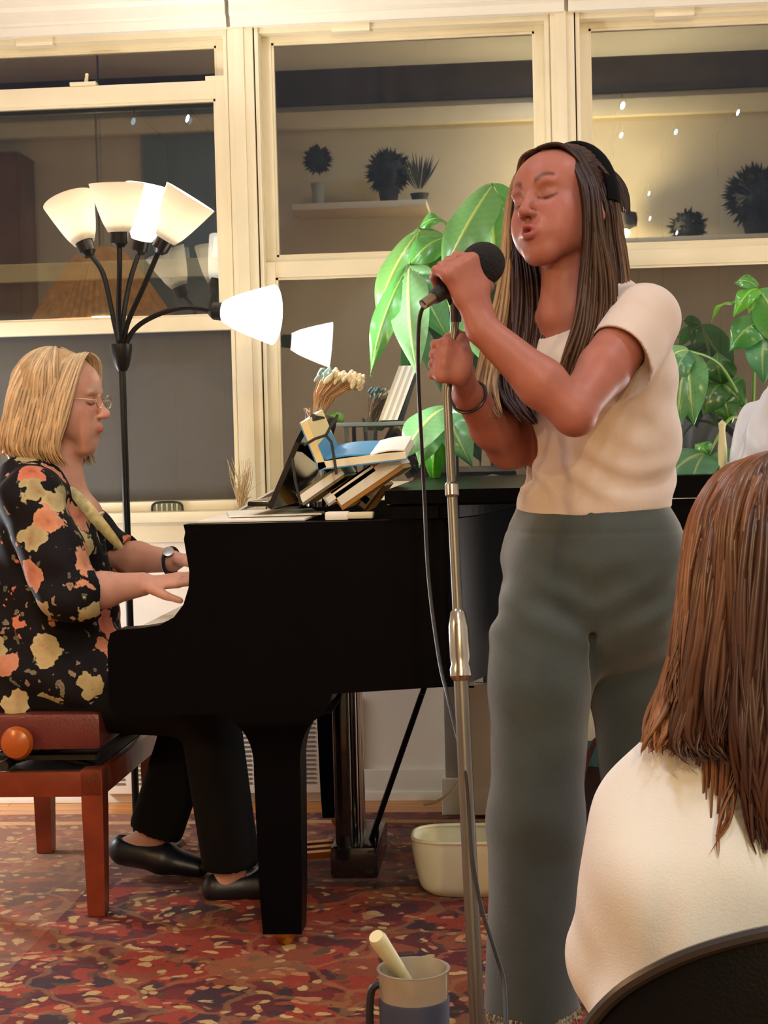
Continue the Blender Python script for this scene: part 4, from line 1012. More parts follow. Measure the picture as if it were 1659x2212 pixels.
# ------------------------------------------------------------------ white tub and mug on the floor
YT = 3.93; s_ = YT / F; c = P(1000, 1900, YT); cx = P(975 + 45, 1900, YT).x
t = thing('white_tub', 'rounded white plastic tub standing on the rug behind the stand', 'tub', (cx, YT, 0.01))
hx = 135 * s_; zt_ = P(960, 1822, YT).z
def tubf(sx_, off=0):
    def f(u, v):
        a = 2 * PI * u; k = .80 + .20 * min(1, v * 1.2) ** .6; r = (k - off)
        c_ = math.copysign(abs(math.cos(a)) ** .62, math.cos(a)); s2 = math.copysign(abs(math.sin(a)) ** .62, math.sin(a))
        rr = 1 - (1 - min(1, v * 6)) ** 2 * .12
        return V((cx + hx * r * rr * c_, YT + .09 + .10 * r * rr * s2, .011 + off * .06 + (zt_ - .011) * v))
    return f
m = MB(); m.grid(tubf(1), 64, 20); m.grid(tubf(1, .035), 64, 20)
rim = [tubf(1, .0175)(k / 64, 1) for k in range(65)]; m.tube(rim, .005, 8, False)
m.prism([tubf(1)(k / 64, 0.02) for k in range(64)], (0, 0, .003))
m.build('body', mat('white_plastic', hexc(228, 222, 190), .35), t)
YG = 2.35; c = P(893, 2095, YG); sg = YG / F; R = 78 * sg
zb = c.z - .20
t = thing('tumbler', 'clear tumbler with dark blue sleeve and wooden stirrer near the front edge', 'cup', (c.x, YG, zb))
gm = mat('clear_plastic', hexc(200, 190, 172), .12, trans=.55, spec=.6)
MB().lathe([(0, 0), (R * .84, 0), (R * .88, .06), (R * .94, .14), (R, .20), (R + .002, .203), (R - .003, .203), (R * .92, .14), (R * .85, .06), (R * .82, .006), (0, .006)], (c.x, YG, zb), None, 48).build('body', gm, t)
MB().lathe([(R * .86, .0), (R * .93, .0), (R * 1.0, .158), (R * .965, .161)], (c.x, YG, zb), None, 48).build('sleeve', mat('navy_sleeve', hexc(38, 42, 62), .7), t)
MB().tube(catmull([V((c.x - R * .93, YG, zb + .18)), V((c.x - R * 1.22, YG, zb + .165)), V((c.x - R * 1.25, YG, zb + .10)), V((c.x - R * .95, YG, zb + .05))]), .006, 8).build('handle', M['black'], t)
st0, st1 = P(812, 2022, YG - .03), P(868, 2104, YG + .02)
o = MB().tube([st0, st0 * .9 + st1 * .1, st1, st1 * 1.3 - st0 * .3], [.011, .0135, .010, .009], 14).build('stirrer', mat('pale_wood', hexc(206, 200, 160), .5)); tag(o, 'pale rounded stick standing in the clear tumbler', 'stick')
stz = zb
tb = thing('side_stool', 'small low dark stool carrying the clear tumbler below the frame', 'stool', (c.x, YG, 0.01))
MB().lathe([(.13, -.02), (.135, -.01), (.13, -.0005), (0, -.0005)], (c.x, YG, stz), None, 32, True).build('top', M['mahog'], tb)
for k in range(3):
    a = k * 2.09; MB().tube([(c.x + .09 * math.cos(a), YG + .09 * math.sin(a), stz - .015), (c.x + .12 * math.cos(a), YG + .12 * math.sin(a), .011)], .012, 8).build('leg', M['mahog'], tb)
# ------------------------------------------------------------------ people
def skin_mat(name, tint):
    return mat(name, tint, .48, attr='Col', var=.05, vscale=40, spec=.28, sss=.12)
M['skin1'] = skin_mat('skin', (.6, .3, .2, 1)); 
def frame(fwd, roll, pitch=0):
    """3x3 with columns left, forward, up (head or torso)"""
    f = V(fwd).normalized(); up = V((0, 0, 1)); l = up.cross(f).normalized(); u = f.cross(l) if False else l.cross(f) * -1
    u = f.cross(l).normalized(); 
    if u.z < 0: u = -u
    R = Matrix((l, f, u)).transposed()
    return R @ Matrix.Rotation(roll, 3, 'Y') @ Matrix.Rotation(pitch, 3, 'X')
class Head:
    """local axes: x = the person's left (seen from the front: right), y = forward, z = up"""
    def __init__(s, c, R, sc=1.0): s.c = V(c); s.R = R; s.s = sc
    def w(s, x, y, z): return s.c + s.R @ (V((x, y, z)) * s.s)
    def loc(s, v): return ((v - np.array(s.c)) @ np.array(s.R)) / s.s
def head_sdf(S, H, mouth='open', eyes='closed', age=0):
    w, k = H.w, H.s; R = H.R
    el = lambda c, r, kk=.015, op='u', rot=None: S.el(w(*c), [q * k for q in r], R if rot is None else R @ rot, kk * k, op)
    rc = lambda a, b, r1, r2, kk=.01, op='u': S.rc(w(*a), w(*b), r1 * k, r2 * k, kk * k, op)
    el((0, -.018, .036), (.074, .092, .082)); el((0, .018, -.005), (.064, .070, .085), .03)
    el((0, .030, .045), (.062, .050, .045), .03)
    for s in (-1, 1):
        rc((s * .051, -.003, -.052), (s * .018, .056, -.096), .020, .016, .03)
        el((s * .036, .048, -.030), (.026, .026, .026), .02)
        el((s * .026, .058, -.062), (.022, .022, .026), .025)
        el((s * .024, .076, .021), (.024, .011, .009), .014)
    el((0, .062, -.098), (.022, .018, .016), .02)
    for s in (-1, 1): el((s * .040, .034, -.040), (.024, .032, .040), .025)
    for s in (-1, 1): el((s * .032, .092, .002), (.020, .017, .013), .014, 's')
    for s in (-1, 1):
        el((s * .031, .0665, .001), (.0165, .0150, .0125), .004)
        rc((s * .018, .0765, -.0045), (s * .031, .0812, -.0075), .0014, .0016, .002); rc((s * .031, .0812, -.0075), (s * .045, .0735, -.0045), .0016, .0012, .002)
    rc((0, .080, .010), (0, .104, -.030), .0075, .0095, .012); el((0, .107, -.034), (.010, .009, .008), .006)
    for s in (-1, 1): el((s * .0112, .095, -.036), (.0068, .0100, .0064), .005)
    for s in (-1, 1): el((s * .0065, .101, -.0435), (.0028, .0045, .0022), .002, 's')
    el((0, .078, -.064), (.026, .015, .020), .016)                  # muzzle
    if mouth == 'open':
        for s in (-1, 1):
            rc((s * .021, .0855, -.0655), (s * .004, .0985, -.0590), .0038, .0060, .004)
            rc((s * .020, .0855, -.0665), (s * .004, .0965, -.0750), .0038, .0068, .004)
        el((0, .104, -.0665), (.0085, .016, .0032), .003, 's')
    else:
        for s in (-1, 1):
            rc((s * .022, .084, -.066), (s * .003, .0965, -.0625), .0028, .0046, .004); rc((s * .022, .084, -.067), (s * .003, .0950, -.0715), .0028, .0052, .004)
        rc((-.022, .092, -.0672), (.022, .092, -.0672), .0012, .0012, .002, 's')
    for s in (-1, 1):
        rot = Matrix.Rotation(s * .35, 3, 'Z') @ Matrix.Rotation(-.18, 3, 'X')
        el((s * .078, -.012, -.008), (.0075, .019, .031), .004, 'u', rot); el((s * .085, -.008, -.006), (.0045, .011, .018), .004, 's', rot)
    if age:
        el((0, .105, -.030), (.011, .013, .012), .006)
        rc((-.018, .055, -.112), (.018, .055, -.112), .014, .014, .02); el((0, .04, -.12), (.035, .035, .018), .02)
        for s in (-1, 1): el((s * .032, .060, -.080), (.014, .016, .022), .02)
def skin_col(H, base, lip, hand_red=None, brow=(.10, .035, .018), lash=True, age=0):
    base = np.array(base); lip = np.array(lip); brow = np.array(brow)
    def f(v):
        q = H.loc(v); n = len(v); c = np.tile(base, (n, 1))
        def mixin(m, col): c[:] = c * (1 - m[:, None]) + np.array(col) * m[:, None]
        mixin(.30 * blob(q, (.040, .06, -.028), (.03, .03, .026)), lip * .8 + base * .3); mixin(.30 * blob(q, (-.040, .06, -.028), (.03, .03, .026)), lip * .8 + base * .3)
        mixin(.3 * blob(q, (0, .107, -.034), (.014, .016, .013)), lip)
        x = np.abs(q[:, 0]); fr = q[:, 1] > .055
        m = np.clip(1.6 - np.sqrt((x / .0235) ** 2 + ((q[:, 2] + .067) / .0150) ** 2) * 1.5, 0, 1) * (q[:, 1] > .082); mixin(np.clip(m * 1.2, 0, .85), lip)
        m = np.clip(1.6 - np.sqrt((x / .0115) ** 2 + ((q[:, 2] + .0665) / .0032) ** 2) * 1.4, 0, 1) * (q[:, 1] > .07) * (q[:, 1] < .097); mixin(m * .9, (.06, .015, .012))
        # brows
        t = (x - .014) / .034; zc = .0245 + .010 * np.sin(np.clip(t, 0, 1) * 2.4); th = .0075 * (1 - .55 * np.clip(t, 0, 1))
        m = np.clip(1.4 - np.abs(q[:, 2] - zc) / th, 0, 1) * np.clip((t + .05) * 12, 0, 1) * np.clip((1.05 - t) * 8, 0, 1) * (q[:, 1] > .03); mixin(m * .9, brow)
        if lash:
            t = (x - .031) / .0165; zc = -.0075 + .0045 * t ** 2; m = np.clip(1.5 - np.abs(q[:, 2] - zc) / .0026, 0, 1) * (np.abs(t) < 1.05) * fr; mixin(np.clip(m, 0, 1) * .85, (.05, .025, .02))
            m = np.clip(1.3 - np.sqrt(((x - .031) / .020) ** 2 + ((q[:, 2] - .004) / .012) ** 2), 0, 1) * fr; mixin(m * .35, base * .62)
        return c
    return f
def grip(S, c, a, s, rc_, side, wrist, k=1.0, n=4, thumb_up=1, wrap=2.5, arm_r=.026):
    """a fist closed round a rod: c point on the rod, a rod direction (towards the thumb), s direction of the back of the hand,
    side = +1/-1 the way the fingers wrap round a"""
    c, a, s = V(c), V(a).normalized(), V(s); s = (s - a * s.dot(a)).normalized(); t = a.cross(s) * side
    pt = lambda ang, r, h: c + (s * math.cos(ang) + t * math.sin(ang)) * r + a * h
    rf = .0082 * k
    kn = []
    for i in range(4):
        h = (.030 - .0195 * i) * k; L = (1.0, 1.08, 1.02, .86)[i]; rr = rc_ + rf * .95
        angs = [.55, .55 + .95 * L, .55 + 1.75 * L, .55 + wrap * L]
        rad = [rc_ + .019 * k, rc_ + .016 * k, rr + .003 * k, rr]
        pts = [pt(an, r, h * (1 - .10 * j)) for j, (an, r) in enumerate(zip(angs, rad))]
        # between joints keep straight phalanges
        for j in range(3): S.rc(pts[j], pts[j + 1], rf * (1.10 - .08 * j), rf * (1.02 - .08 * j), .0022)
        S.el(pts[1], (rf * 1.12,) * 3, None, .002); kn.append(pts[0])
    heel = pt(-.75, rc_ + .020 * k, -.004 * k)
    mid = (kn[1] + kn[2]) / 2
    S.ec(heel, mid, (.036 * k, .0165 * k), (.040 * k, .0125 * k), a, .010)
    for p in kn: S.rc(heel * .5 + p * .5, p, .009 * k, .0098 * k, .006)
    # thumb from the side of the palm near its base, wrapping the other way
    t0 = pt(-.75, rc_ + .016 * k, .022 * k * thumb_up); t1 = pt(-1.35, rc_ + .016 * k, .045 * k * thumb_up); t2 = pt(-2.1, rc_ + .011 * k, .052 * k * thumb_up); t3 = pt(-2.9, rc_ + .010 * k, .046 * k * thumb_up)
    S.rc(t0, t1, .0155 * k, .0118 * k, .008); S.rc(t1, t2, .0112 * k, .0100 * k, .003); S.rc(t2, t3, .0098 * k, .0080 * k, .003)
    w = V(wrist); S.ec(w, heel, (arm_r * 1.0, arm_r * .78), (.032 * k, .0175 * k), a, .012)
    return heel
def hand_keys(S, wrist, d, up, k=1.0):
    """relaxed hand playing keys: wrist, direction d towards the fingertips, up = back of hand"""
    w, d, up = V(wrist), V(d).normalized(), V(up).normalized(); lat = d.cross(up).normalized()
    kn = w + d * .085 * k + up * .010 * k
    S.ec(w, kn, (.028 * k, .017 * k), (.040 * k, .0125 * k), lat, .010)
    for i in range(4):
        o = lat * (.0285 - .019 * i) * k; L = (.92, 1.03, 1.0, .78)[i] * k
        p0 = kn + o; p1 = p0 + d * .040 * L + up * .004; p2 = p1 + d * .024 * L - up * .014 * L; p3 = p2 + d * .010 * L - up * .024 * L
        S.rc(w * .3 + kn * .7 + o * .8, p0, .0095 * k, .0100 * k, .006)
        S.rc(p0, p1, .0092 * k, .0082 * k, .003); S.rc(p1, p2, .0082 * k, .0074 * k, .002); S.rc(p2, p3, .0074 * k, .0064 * k, .002)
    for sgn in (1,):
        t0 = w + d * .022 * k + lat * .028 * k; t1 = t0 + d * .038 * k + lat * .022 * k - up * .012; t2 = t1 + d * .034 * k + lat * .006 * k - up * .010
        S.rc(t0, t1, .014 * k, .0108 * k, .008); S.rc(t1, t2, .0100 * k, .0078 * k, .003)
def hair_mesh(name, guides, m, parent, seg=22):
    """guides: dicts path=[(point)], n, spread=(V lateral per point), r, colours; each becomes n tapered locks"""
    V_, Fc, C_ = [], [], []; nb = 0; k5 = 5
    rr = np.random.default_rng(11)
    for g in guides:
        path = catmull(g['path'], 6); pa = np.array([tuple(p) for p in path]); npt = len(pa)
        sp = [V(x) for x in g['spread']]; sp = catmull(sp, 6) if len(sp) > 1 else [sp[0]] * npt
        sp = np.array([tuple(p) for p in sp])
        if len(sp) != npt: sp = np.array([sp[int(i * (len(sp) - 1) / (npt - 1))] for i in range(npt)])
        dp = np.array(g.get('depth', (0, .02, 0)))
        for _ in range(g['n']):
            a, b = rr.uniform(-1, 1), rr.uniform(-1, 1); ln = 1 - g.get('jit', .15) * rr.random()
            ph = rr.uniform(0, 6.28, 3); amp = g.get('wave', .004)
            us = np.linspace(0, ln, seg) * (npt - 1); i0 = np.clip(us.astype(int), 0, npt - 2); f = (us - i0)[:, None]
            c = pa[i0] * (1 - f) + pa[i0 + 1] * f; s = sp[i0] * (1 - f) + sp[i0 + 1] * f
            u = us / (npt - 1)
            c = c + s * a + dp[None] * b * np.clip(u * 4, .3, 1)[:, None] + amp * np.stack([np.sin(u * 9 + ph[0]), np.sin(u * 8 + ph[1]), np.sin(u * 7 + ph[2]) * .4], 1) * u[:, None]
            T = np.gradient(c, axis=0); T /= np.linalg.norm(T, axis=1)[:, None] + 1e-9
            up = np.array([0.3, 1, .1]); A = np.cross(T, up); A /= np.linalg.norm(A, axis=1)[:, None] + 1e-9; B = np.cross(T, A)
            r = g['r'] * rr.uniform(.6, 1.3) * np.clip(np.minimum(u / ln * 8 + .5, (1 - u / ln) * 5 + .08), 0, 1)
            ang = np.arange(k5) / k5 * 2 * PI
            ring = c[:, None] + r[:, None, None] * (np.cos(ang)[None, :, None] * A[:, None] + .55 * np.sin(ang)[None, :, None] * B[:, None])
            V_.append(ring.reshape(-1, 3)); i = np.arange(seg - 1)[:, None] * k5 + np.arange(k5)[None]; j = np.arange(seg - 1)[:, None] * k5 + (np.arange(k5)[None] + 1) % k5
            Fc.append(np.stack([i, j, j + k5, i + k5], -1).reshape(-1, 4) + nb); nb += seg * k5
            c0, c1 = np.array(g['c0']), np.array(g['c1']); t = np.clip((u - g.get('t0', .2)) / max(1e-3, g.get('t1', .9) - g.get('t0', .2)), 0, 1)[:, None]
            cl = (c0 * (1 - t) + c1 * t) * rr.uniform(.72, 1.3); C_.append(np.repeat(cl, k5, 0))
    v = np.concatenate(V_); q = np.concatenate(Fc); c = np.concatenate(C_)
    return raw_mesh(name, v, q, c, m, parent)
def raw_mesh(name, v, q, c, m, parent):
    me = bpy.data.meshes.new(name)
    me.vertices.add(len(v)); me.vertices.foreach_set('co', v.astype(np.float32).ravel())
    me.loops.add(len(q) * 4); me.loops.foreach_set('vertex_index', q.astype(np.int32).ravel())
    me.polygons.add(len(q)); me.polygons.foreach_set('loop_start', np.arange(0, len(q) * 4, 4, dtype=np.int32))
    me.update(calc_edges=True); me.validate()
    if c is not None:
        a = me.color_attributes.new('Col', 'FLOAT_COLOR', 'POINT'); a.data.foreach_set('color', np.concatenate([c, np.ones((len(c), 1))], 1).astype(np.float32).ravel())
    return finish(me, name, m, parent, True, 0)
def crown(H, cen, rad, az0, az1, n, fall, r, c0, c1, per=8, part=0, **k):
    """locks from the parting over the skull ellipsoid (az 0 = her left, 90 = front), then falling to fall(az)"""
    g = []; cen = V(cen)
    for i in range(n):
        a = math.radians(az0 + (az1 - az0) * (i + .5) / n); pts = []
        for th in (8, 24, 42, 62, 84):
            t = math.radians(th); pts.append(H.w(cen.x + rad[0] * math.sin(t) * math.cos(a), cen.y + rad[1] * math.sin(t) * math.sin(a), cen.z + rad[2] * math.cos(t)))
        for f in fall(math.degrees(a)): pts.append(H.w(cen.x + rad[0] * f[0] * math.cos(a), cen.y + rad[1] * f[1] * math.sin(a), f[2]))
        s = H.R @ V((-math.sin(a), math.cos(a), 0)) * .012
        sp = [s * .2, s * .6] + [s] * (len(pts) - 2)
        g.append(dict(path=pts, spread=sp, n=per, r=r, c0=c0, c1=c1, depth=(0, .002, 0), **k))
    return g
def hair_mat(name, rough=.42): return mat(name, (.1, .06, .04, 1), rough, attr='Col', var=.12, vscale=50, spec=.3)
def join_into(o, others):
    """append the geometry of others to o (one mesh per part)"""
    vs, qs, cs, nb = [], [], [], 0
    for x in [o] + others:
        me = x.data; v = np.empty(len(me.vertices) * 3, np.float32); me.vertices.foreach_get('co', v); v = v.reshape(-1, 3)
        li = np.empty(len(me.loops), np.int32); me.loops.foreach_get('vertex_index', li); c = np.empty(len(v) * 4, np.float32); me.color_attributes['Col'].data.foreach_get('color', c)
        vs.append(v); qs.append(li.reshape(-1, 4) + nb); cs.append(c.reshape(-1, 4)[:, :3]); nb += len(v)
    par, name, m = o.parent, o.name, o.data.materials[0]
    for x in [o] + others: bpy.data.objects.remove(x)
    v = np.concatenate(vs)
    base = np.array(par['_base']); return raw_mesh(name, v + base, np.concatenate(qs), np.concatenate(cs), m, par)

# ================================================================== the singer
def singer():
    S_ = thing('person', 'standing woman in cream t-shirt and grey-green wide trousers singing into a microphone', 'person', tuple(PF(1200, 2290)))
    a = math.radians(38)
    H = Head(P(1210, 455, 2.95), frame((-math.sin(a), -math.cos(a), 0), math.radians(-9.5), math.radians(11)), 1.0)
    L = V((.74, -.67, 0)).normalized()                          # her left
    Fw = V((-.67, -.74, 0))
    B = SDF(.0030); B.pad = .012
    head_sdf(B, H, 'open')
    nk = P(1232, 690, 2.975); chest = P(1268, 760, 2.985)
    B.rc(H.w(0, -.028, -.045), nk, .050, .050, .02); B.rc(H.w(0, -.01, -.075), P(1212, 680, 2.94), .034, .040, .02)
    for s in (-1, 1):   # neck tendons / collar bones
        B.rc(H.w(s * .052, -.03, -.06), P(1215, 690, 2.93) + L * s * .012, .009, .008, .012)
        B.rc(P(1215, 696, 2.925) + L * s * .018, P(1262, 690, 2.97) + L * s * .13, .009, .009, .012)
    sL, sR = P(1382, 690, 2.86), P(1132, 716, 3.07)
    B.ec(P(1248, 700, 2.99), P(1278, 830, 2.975), (.135, .070), (.145, .092), L, .03)
    B.ec(P(1278, 830, 2.975), P(1282, 1070, 2.98), (.140, .095), (.118, .085), L, .04)
    B.ec(P(1282, 1070, 2.98), P(1283, 1290, 2.98), (.118, .085), (.150, .105), L, .04)
    for s in (sL, sR): B.rc(nk + V((0, 0, -.02)), s, .045, .048, .03)
    eL, wL = P(1238, 890, 2.69), P(1043, 712, 2.70)
    B.rc(sL, sL * .45 + eL * .55, .048, .045, .03); B.rc(sL * .45 + eL * .55, eL, .044, .034, .012)
    B.rc(eL, eL * .65 + wL * .35, .036, .038, .012); B.rc(eL * .65 + wL * .35, wL, .040, .0265, .02)
    B.el(eL + V((.006, .0, -.010)), (.026, .026, .026), None, .02)
    # hand on the microphone
    ax = -mdir
    grip(B, mc + mdir * .064, ax, V((.10, -1, -.15)), .020, -1, wL, 1.0, arm_r=.028)
    eR, wR = P(1100, 965, 3.0), P(1008, 850, 2.84)
    B.rc(sR, eR, .048, .038, .03); B.rc(eR, eR * .6 + wR * .4, .039, .040, .02); B.rc(eR * .6 + wR * .4, wR, .039, .026, .02)
    sp = P(964, 782, 2.767)
    grip(B, sp, (pA - pB), V((.45, -1, -.05)), .0085, -1, wR, .98, arm_r=.027)
    # legs and feet
    hipR, hipL = P(1190, 1290, 2.93), P(1370, 1290, 3.02)
    kR, kL = P(1160, 1760, 2.90), P(1388, 1740, 3.02); aR, aL = P(1148, 2200, 2.93), P(1400, 2180, 3.02)
    for h_, k_, a_ in ((hipR, kR, aR), (hipL, kL, aL)): B.rc(h_, k_, .080, .052, .03); B.rc(k_, a_, .050, .034, .03)
    for a_, dirx in ((aR, V((-.75, -.66, 0))), (aL, V((-.5, -.8, 0)))):
        d = dirx.normalized(); f = V((a_.x, a_.y, .035)); B.rc(a_, f - d * .03 + V((0, 0, .0)), .032, .034, .02); B.ec(f - d * .02, f + d * .13 - V((0, 0, .012)), (.036, .034), (.040, .022), d.cross(V((0, 0, 1))), .02)
    body = sdf_obj(B, 'body', M['skin1'], S_, skin_col(H, (.34, .125, .092), (.28, .050, .055)), 2)
    # ---- t-shirt
    T = SDF(.0032)
    T.ec(P(1246, 712, 2.995), P(1285, 830, 2.965), (.150, .082), (.158, .108), L, .03)
    T.ec(P(1285, 830, 2.965), P(1298, 950, 2.975), (.158, .108), (.148, .110), L, .04)
    T.ec(P(1298, 950, 2.975), P(1282, 1075, 2.98), (.148, .110), (.146, .112), L, .04)
    T.ec(P(1282, 1075, 2.98), P(1277, 1135, 2.98), (.146, .112), (.148, .114), L, .03)
    T.el(P(1232, 820, 2.905), (.060, .05, .055), None, .06); T.el(P(1320, 825, 2.87), (.056, .05, .055), None, .06)
    T.rc(nk + V((.01, .01, -.02)), sL + V((.008, 0, -.002)), .056, .058, .03); T.rc(nk + V((0, .01, -.02)), sR, .056, .058, .03)
    T.rc(sL + V((.008, 0, 0)), sL * .56 + eL * .44 + V((.012, .0, -.006)), .060, .064, .02)
    T.rc(sR, sR * .5 + eR * .5, .058, .060, .02)
    # openings
    dL = (eL - sL).normalized(); T.hs(sL * .62 + eL * .38, dL) if False else None
    eo = sL * .60 + eL * .40
    T.rc(eo + dL * .052, eo + dL * .16, .082, .085, .003, 's')
    T.rc(eo - dL * .10, eo + dL * .1, .0475, .0475, .002, 's')
    dR = (eR - sR).normalized(); T.rc(sR * .5 + eR * .5 + dR * .05, eR, .085, .085, .003, 's')
    # body cavity at hem and round neck
    hem = P(1276, 1108, 2.98); hn = V((.06, 0, -1)).normalized()
    T.hs(hem, hn, .003)
    T.el(P(1218, 672, 2.94), (.078, .068, .055), None, .004, 's')
    def wr(X, d):
        t = X @ np.array([.30, -.45, 1.0]); z = X[:, 2]; x = X[:, 0] - .1
        A = .0018 * np.sin(t * 95 + 2.5 * np.sin(x * 16)) * np.exp(-((z - 1.06) / .045) ** 2) * 2.2
        A += .0022 * np.sin((z + x * .5) * 70 + 3 * np.sin(x * 11 + z * 5)) * np.exp(-((z - 1.16) / .09) ** 2) * .6
        A += .002 * np.sin((x * 1.3 + z) * 60 + 2 * np.sin(z * 17)) * np.exp(-((z - 1.27) / .06) ** 2) * .5
        return d - A
    T.fn(wr)
    tm = mat('cream_cotton', hexc(200, 184, 174), .85, bump=.15, bscale=500, sheen=.25, var=.03, vscale=20)
    sdf_obj(T, 't_shirt', tm, S_, None, 3)
    # ---- trousers
    Q = SDF(.0040)
    Q.ec(P(1277, 1098, 2.98), P(1282, 1200, 2.98), (.150, .108), (.184, .134), L, .03)
    Q.ec(P(1282, 1200, 2.98), P(1283, 1300, 2.98), (.184, .134), (.186, .138), L, .03)
    tR, tL = P(1176, 1390, 2.91), P(1385, 1390, 3.00)
    Q.ec(P(1205, 1230, 2.94), tR, (.085, .100), (.0915, .098), (1, 0, 0), .04); Q.ec(P(1365, 1230, 2.99), tL, (.085, .100), (.088, .10), (1, 0, 0), .04)
    Q.ec(tR, P(1168, 1480, 2.89), (.092, .098), (.088, .095), (1, 0, 0), .03); Q.ec(P(1168, 1480, 2.89), P(1157, 1760, 2.885), (.088, .095), (.083, .090), (1, 0, 0), .03)
    Q.ec(P(1157, 1760, 2.885), P(1150, 2172, 2.90), (.083, .088), (.0855, .095), (1, 0, 0), .03)
    Q.ec(tL, P(1378, 1480, 3.0), (.088, .100), (.086, .095), (1, 0, 0), .02); Q.ec(P(1378, 1480, 3.0), P(1400, 1760, 3.02), (.086, .095), (.082, .092), (1, 0, 0), .03)
    Q.ec(P(1400, 1760, 3.02), P(1415, 2150, 3.02), (.082, .092), (.090, .10), (1, 0, 0), .03)
    Q.rc(P(1277, 1380, 2.85), P(1300, 1700, 2.93), .010, .012, .02, 's')
    Q.hs(P(1277, 1084, 2.98), (.0, 0, 1), .003)
    Q.hs(P(1150, 2176, 2.90), (0, 0, -1), .003)
    def wr2(X, d):
        z = X[:, 2]; x = X[:, 0]
        A = .0030 * np.sin((z * 1.0 - np.abs(x - .135) * .55) * 85) * np.exp(-((z - .84) / .06) ** 2) * 1.6 + .003 * np.exp(-((x - .128) / .004) ** 2) * np.clip((z - .84) * 20, 0, 1)
        A += .0035 * np.sin(z * 26 + x * 40) * np.exp(-((z - .45) / .14) ** 2) * .7 + .0045 * np.sin(x * 55 + z * 4) * np.clip((.75 - z) * 1.6, 0, 1) * .6
        A -= .0014 * (np.abs(z - .965) < .0035)
        return d - A
    Q.fn(wr2)
    dm = mat('grey_green_denim', hexc(50, 59, 58), .85, bump=.2, bscale=420, var=.10, vscale=18, sheen=.35)
    tro = sdf_obj(Q, 'trousers', dm, S_, None, 3)
    # frayed hem
    m = MB(); rr = random.Random(4)
    for c_, n_ in ((P(1150, 2174, 2.90), 150),):
        for k in range(n_):
            an = rr.uniform(0, 2 * PI); p = V((c_.x + .084 * math.cos(an), c_.y + .093 * math.sin(an), c_.z + .004)); m.tube([p, p + V((rr.gauss(0, .003), rr.gauss(0, .003), -.008)), p + V((rr.gauss(0, .005), rr.gauss(0, .005), -.010 - .012 * rr.random()))], [.0012, .001, .0005], 4)
    q = m.build('frayed_hem', mat('frayed_threads', hexc(150, 152, 128), .9), S_, smooth=False); q.parent = tro
    # belt loops, pockets and button
    m = MB()
    for px in (1180, 1305, 1400): p = P(px, 1135, 2.85); 
    # ---- shoes
    for i, (a_, dirx) in enumerate(((aR, V((-.75, -.66, 0))), (aL, V((-.5, -.8, 0))))):
        d = dirx.normalized(); l = d.cross(V((0, 0, 1))); f = V((a_.x, a_.y, .034)); X = SDF(.003)
        X.ec(f - d * .045, f + d * .05, (.041, .040), (.046, .040), l, .02); X.ec(f + d * .05, f + d * .150 - V((0, 0, .006)), (.046, .040), (.038, .026), l, .02)
        X.hs((0, 0, .011), (0, 0, -1)); X.el(f + V((0, 0, .050)) - d * .005, (.052, .052, .034), None, .004, 's')
        sdf_obj(X, 'shoe', mat('cream_suede', hexc(226, 200, 160), .7, bump=.1), S_, None, 2)
    # ---- bracelet on her right wrist
    dd = (eR - wR).normalized(); c_ = wR + dd * .012; u = dd.orthogonal().normalized(); w_ = dd.cross(u)
    MB().tube([c_ + (u * math.cos(t) + w_ * math.sin(t)) * .0315 for t in [2 * PI * k / 40 for k in range(41)]], .0028, 8, False).build('bracelet', mat('dark_bead', (.02, .01, .015, 1), .3), S_)
    # ---- hair
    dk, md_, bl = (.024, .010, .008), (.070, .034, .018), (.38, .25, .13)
    C = SDF(.0030); w = H.w
    C.el(w(0, -.026, .040), (.0835, .098, .088), H.R, .01); C.ec(w(0, -.075, .0), P(1258, 700, 3.06), (.074, .040), (.060, .028), H.R @ V((1, 0, 0)), .03)
    # face opening
    C.el(w(0, .100, -.022), (.066, .105, .093), H.R, .006, 's'); C.el(w(0, .05, -.10), (.060, .080, .09), H.R, .006, 's'); C.el(w(.078, -.004, -.012), (.016, .022, .034), H.R, .004, 's')
    def hw(X, d):
        q = H.loc(X); an = np.arctan2(q[:, 0], q[:, 2] - .02); return d - .0014 * np.sin(an * 46 + 3 * np.sin(q[:, 1] * 40)) - .001 * np.sin(an * 97)
    C.fn(hw)
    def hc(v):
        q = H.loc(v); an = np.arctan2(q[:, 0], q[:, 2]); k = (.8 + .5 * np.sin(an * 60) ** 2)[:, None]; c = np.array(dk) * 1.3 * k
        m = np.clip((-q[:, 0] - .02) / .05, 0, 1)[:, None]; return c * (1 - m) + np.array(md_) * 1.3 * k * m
    hm = hair_mat('long_brown_hair')
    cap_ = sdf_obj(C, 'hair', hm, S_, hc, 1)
    g = []
    def G(path, sp, n, r, c0, c1, **k): g.append(dict(path=[P(*p) if len(p) == 3 else V(p) for p in path], spread=[V((s * 2.95 / F, 0, 0)) for s in sp], n=n, r=r, c0=c0, c1=c1, **k))
    top = w(0, .02, .118)
    # camera-side curtain: from the crown down in front of the ear, over the shoulder to the chest
    G([(1235, 325, 2.93), (1272, 400, 2.875), (1283, 500, 2.86), (1290, 600, 2.855), (1282, 700, 2.845), (1250, 790, 2.84), (1225, 850, 2.85)], (16, 14, 18, 34, 40, 36, 18), 210, .0042, dk, (.085, .04, .022), depth=(0, .02, 0))
    G([(1262, 345, 2.95), (1306, 430, 2.93), (1318, 520, 2.93), (1328, 610, 2.92), (1318, 700, 2.89), (1285, 800, 2.87)], (10, 10, 12, 16, 22, 20), 130, .0040, dk, md_, depth=(0, .025, 0))
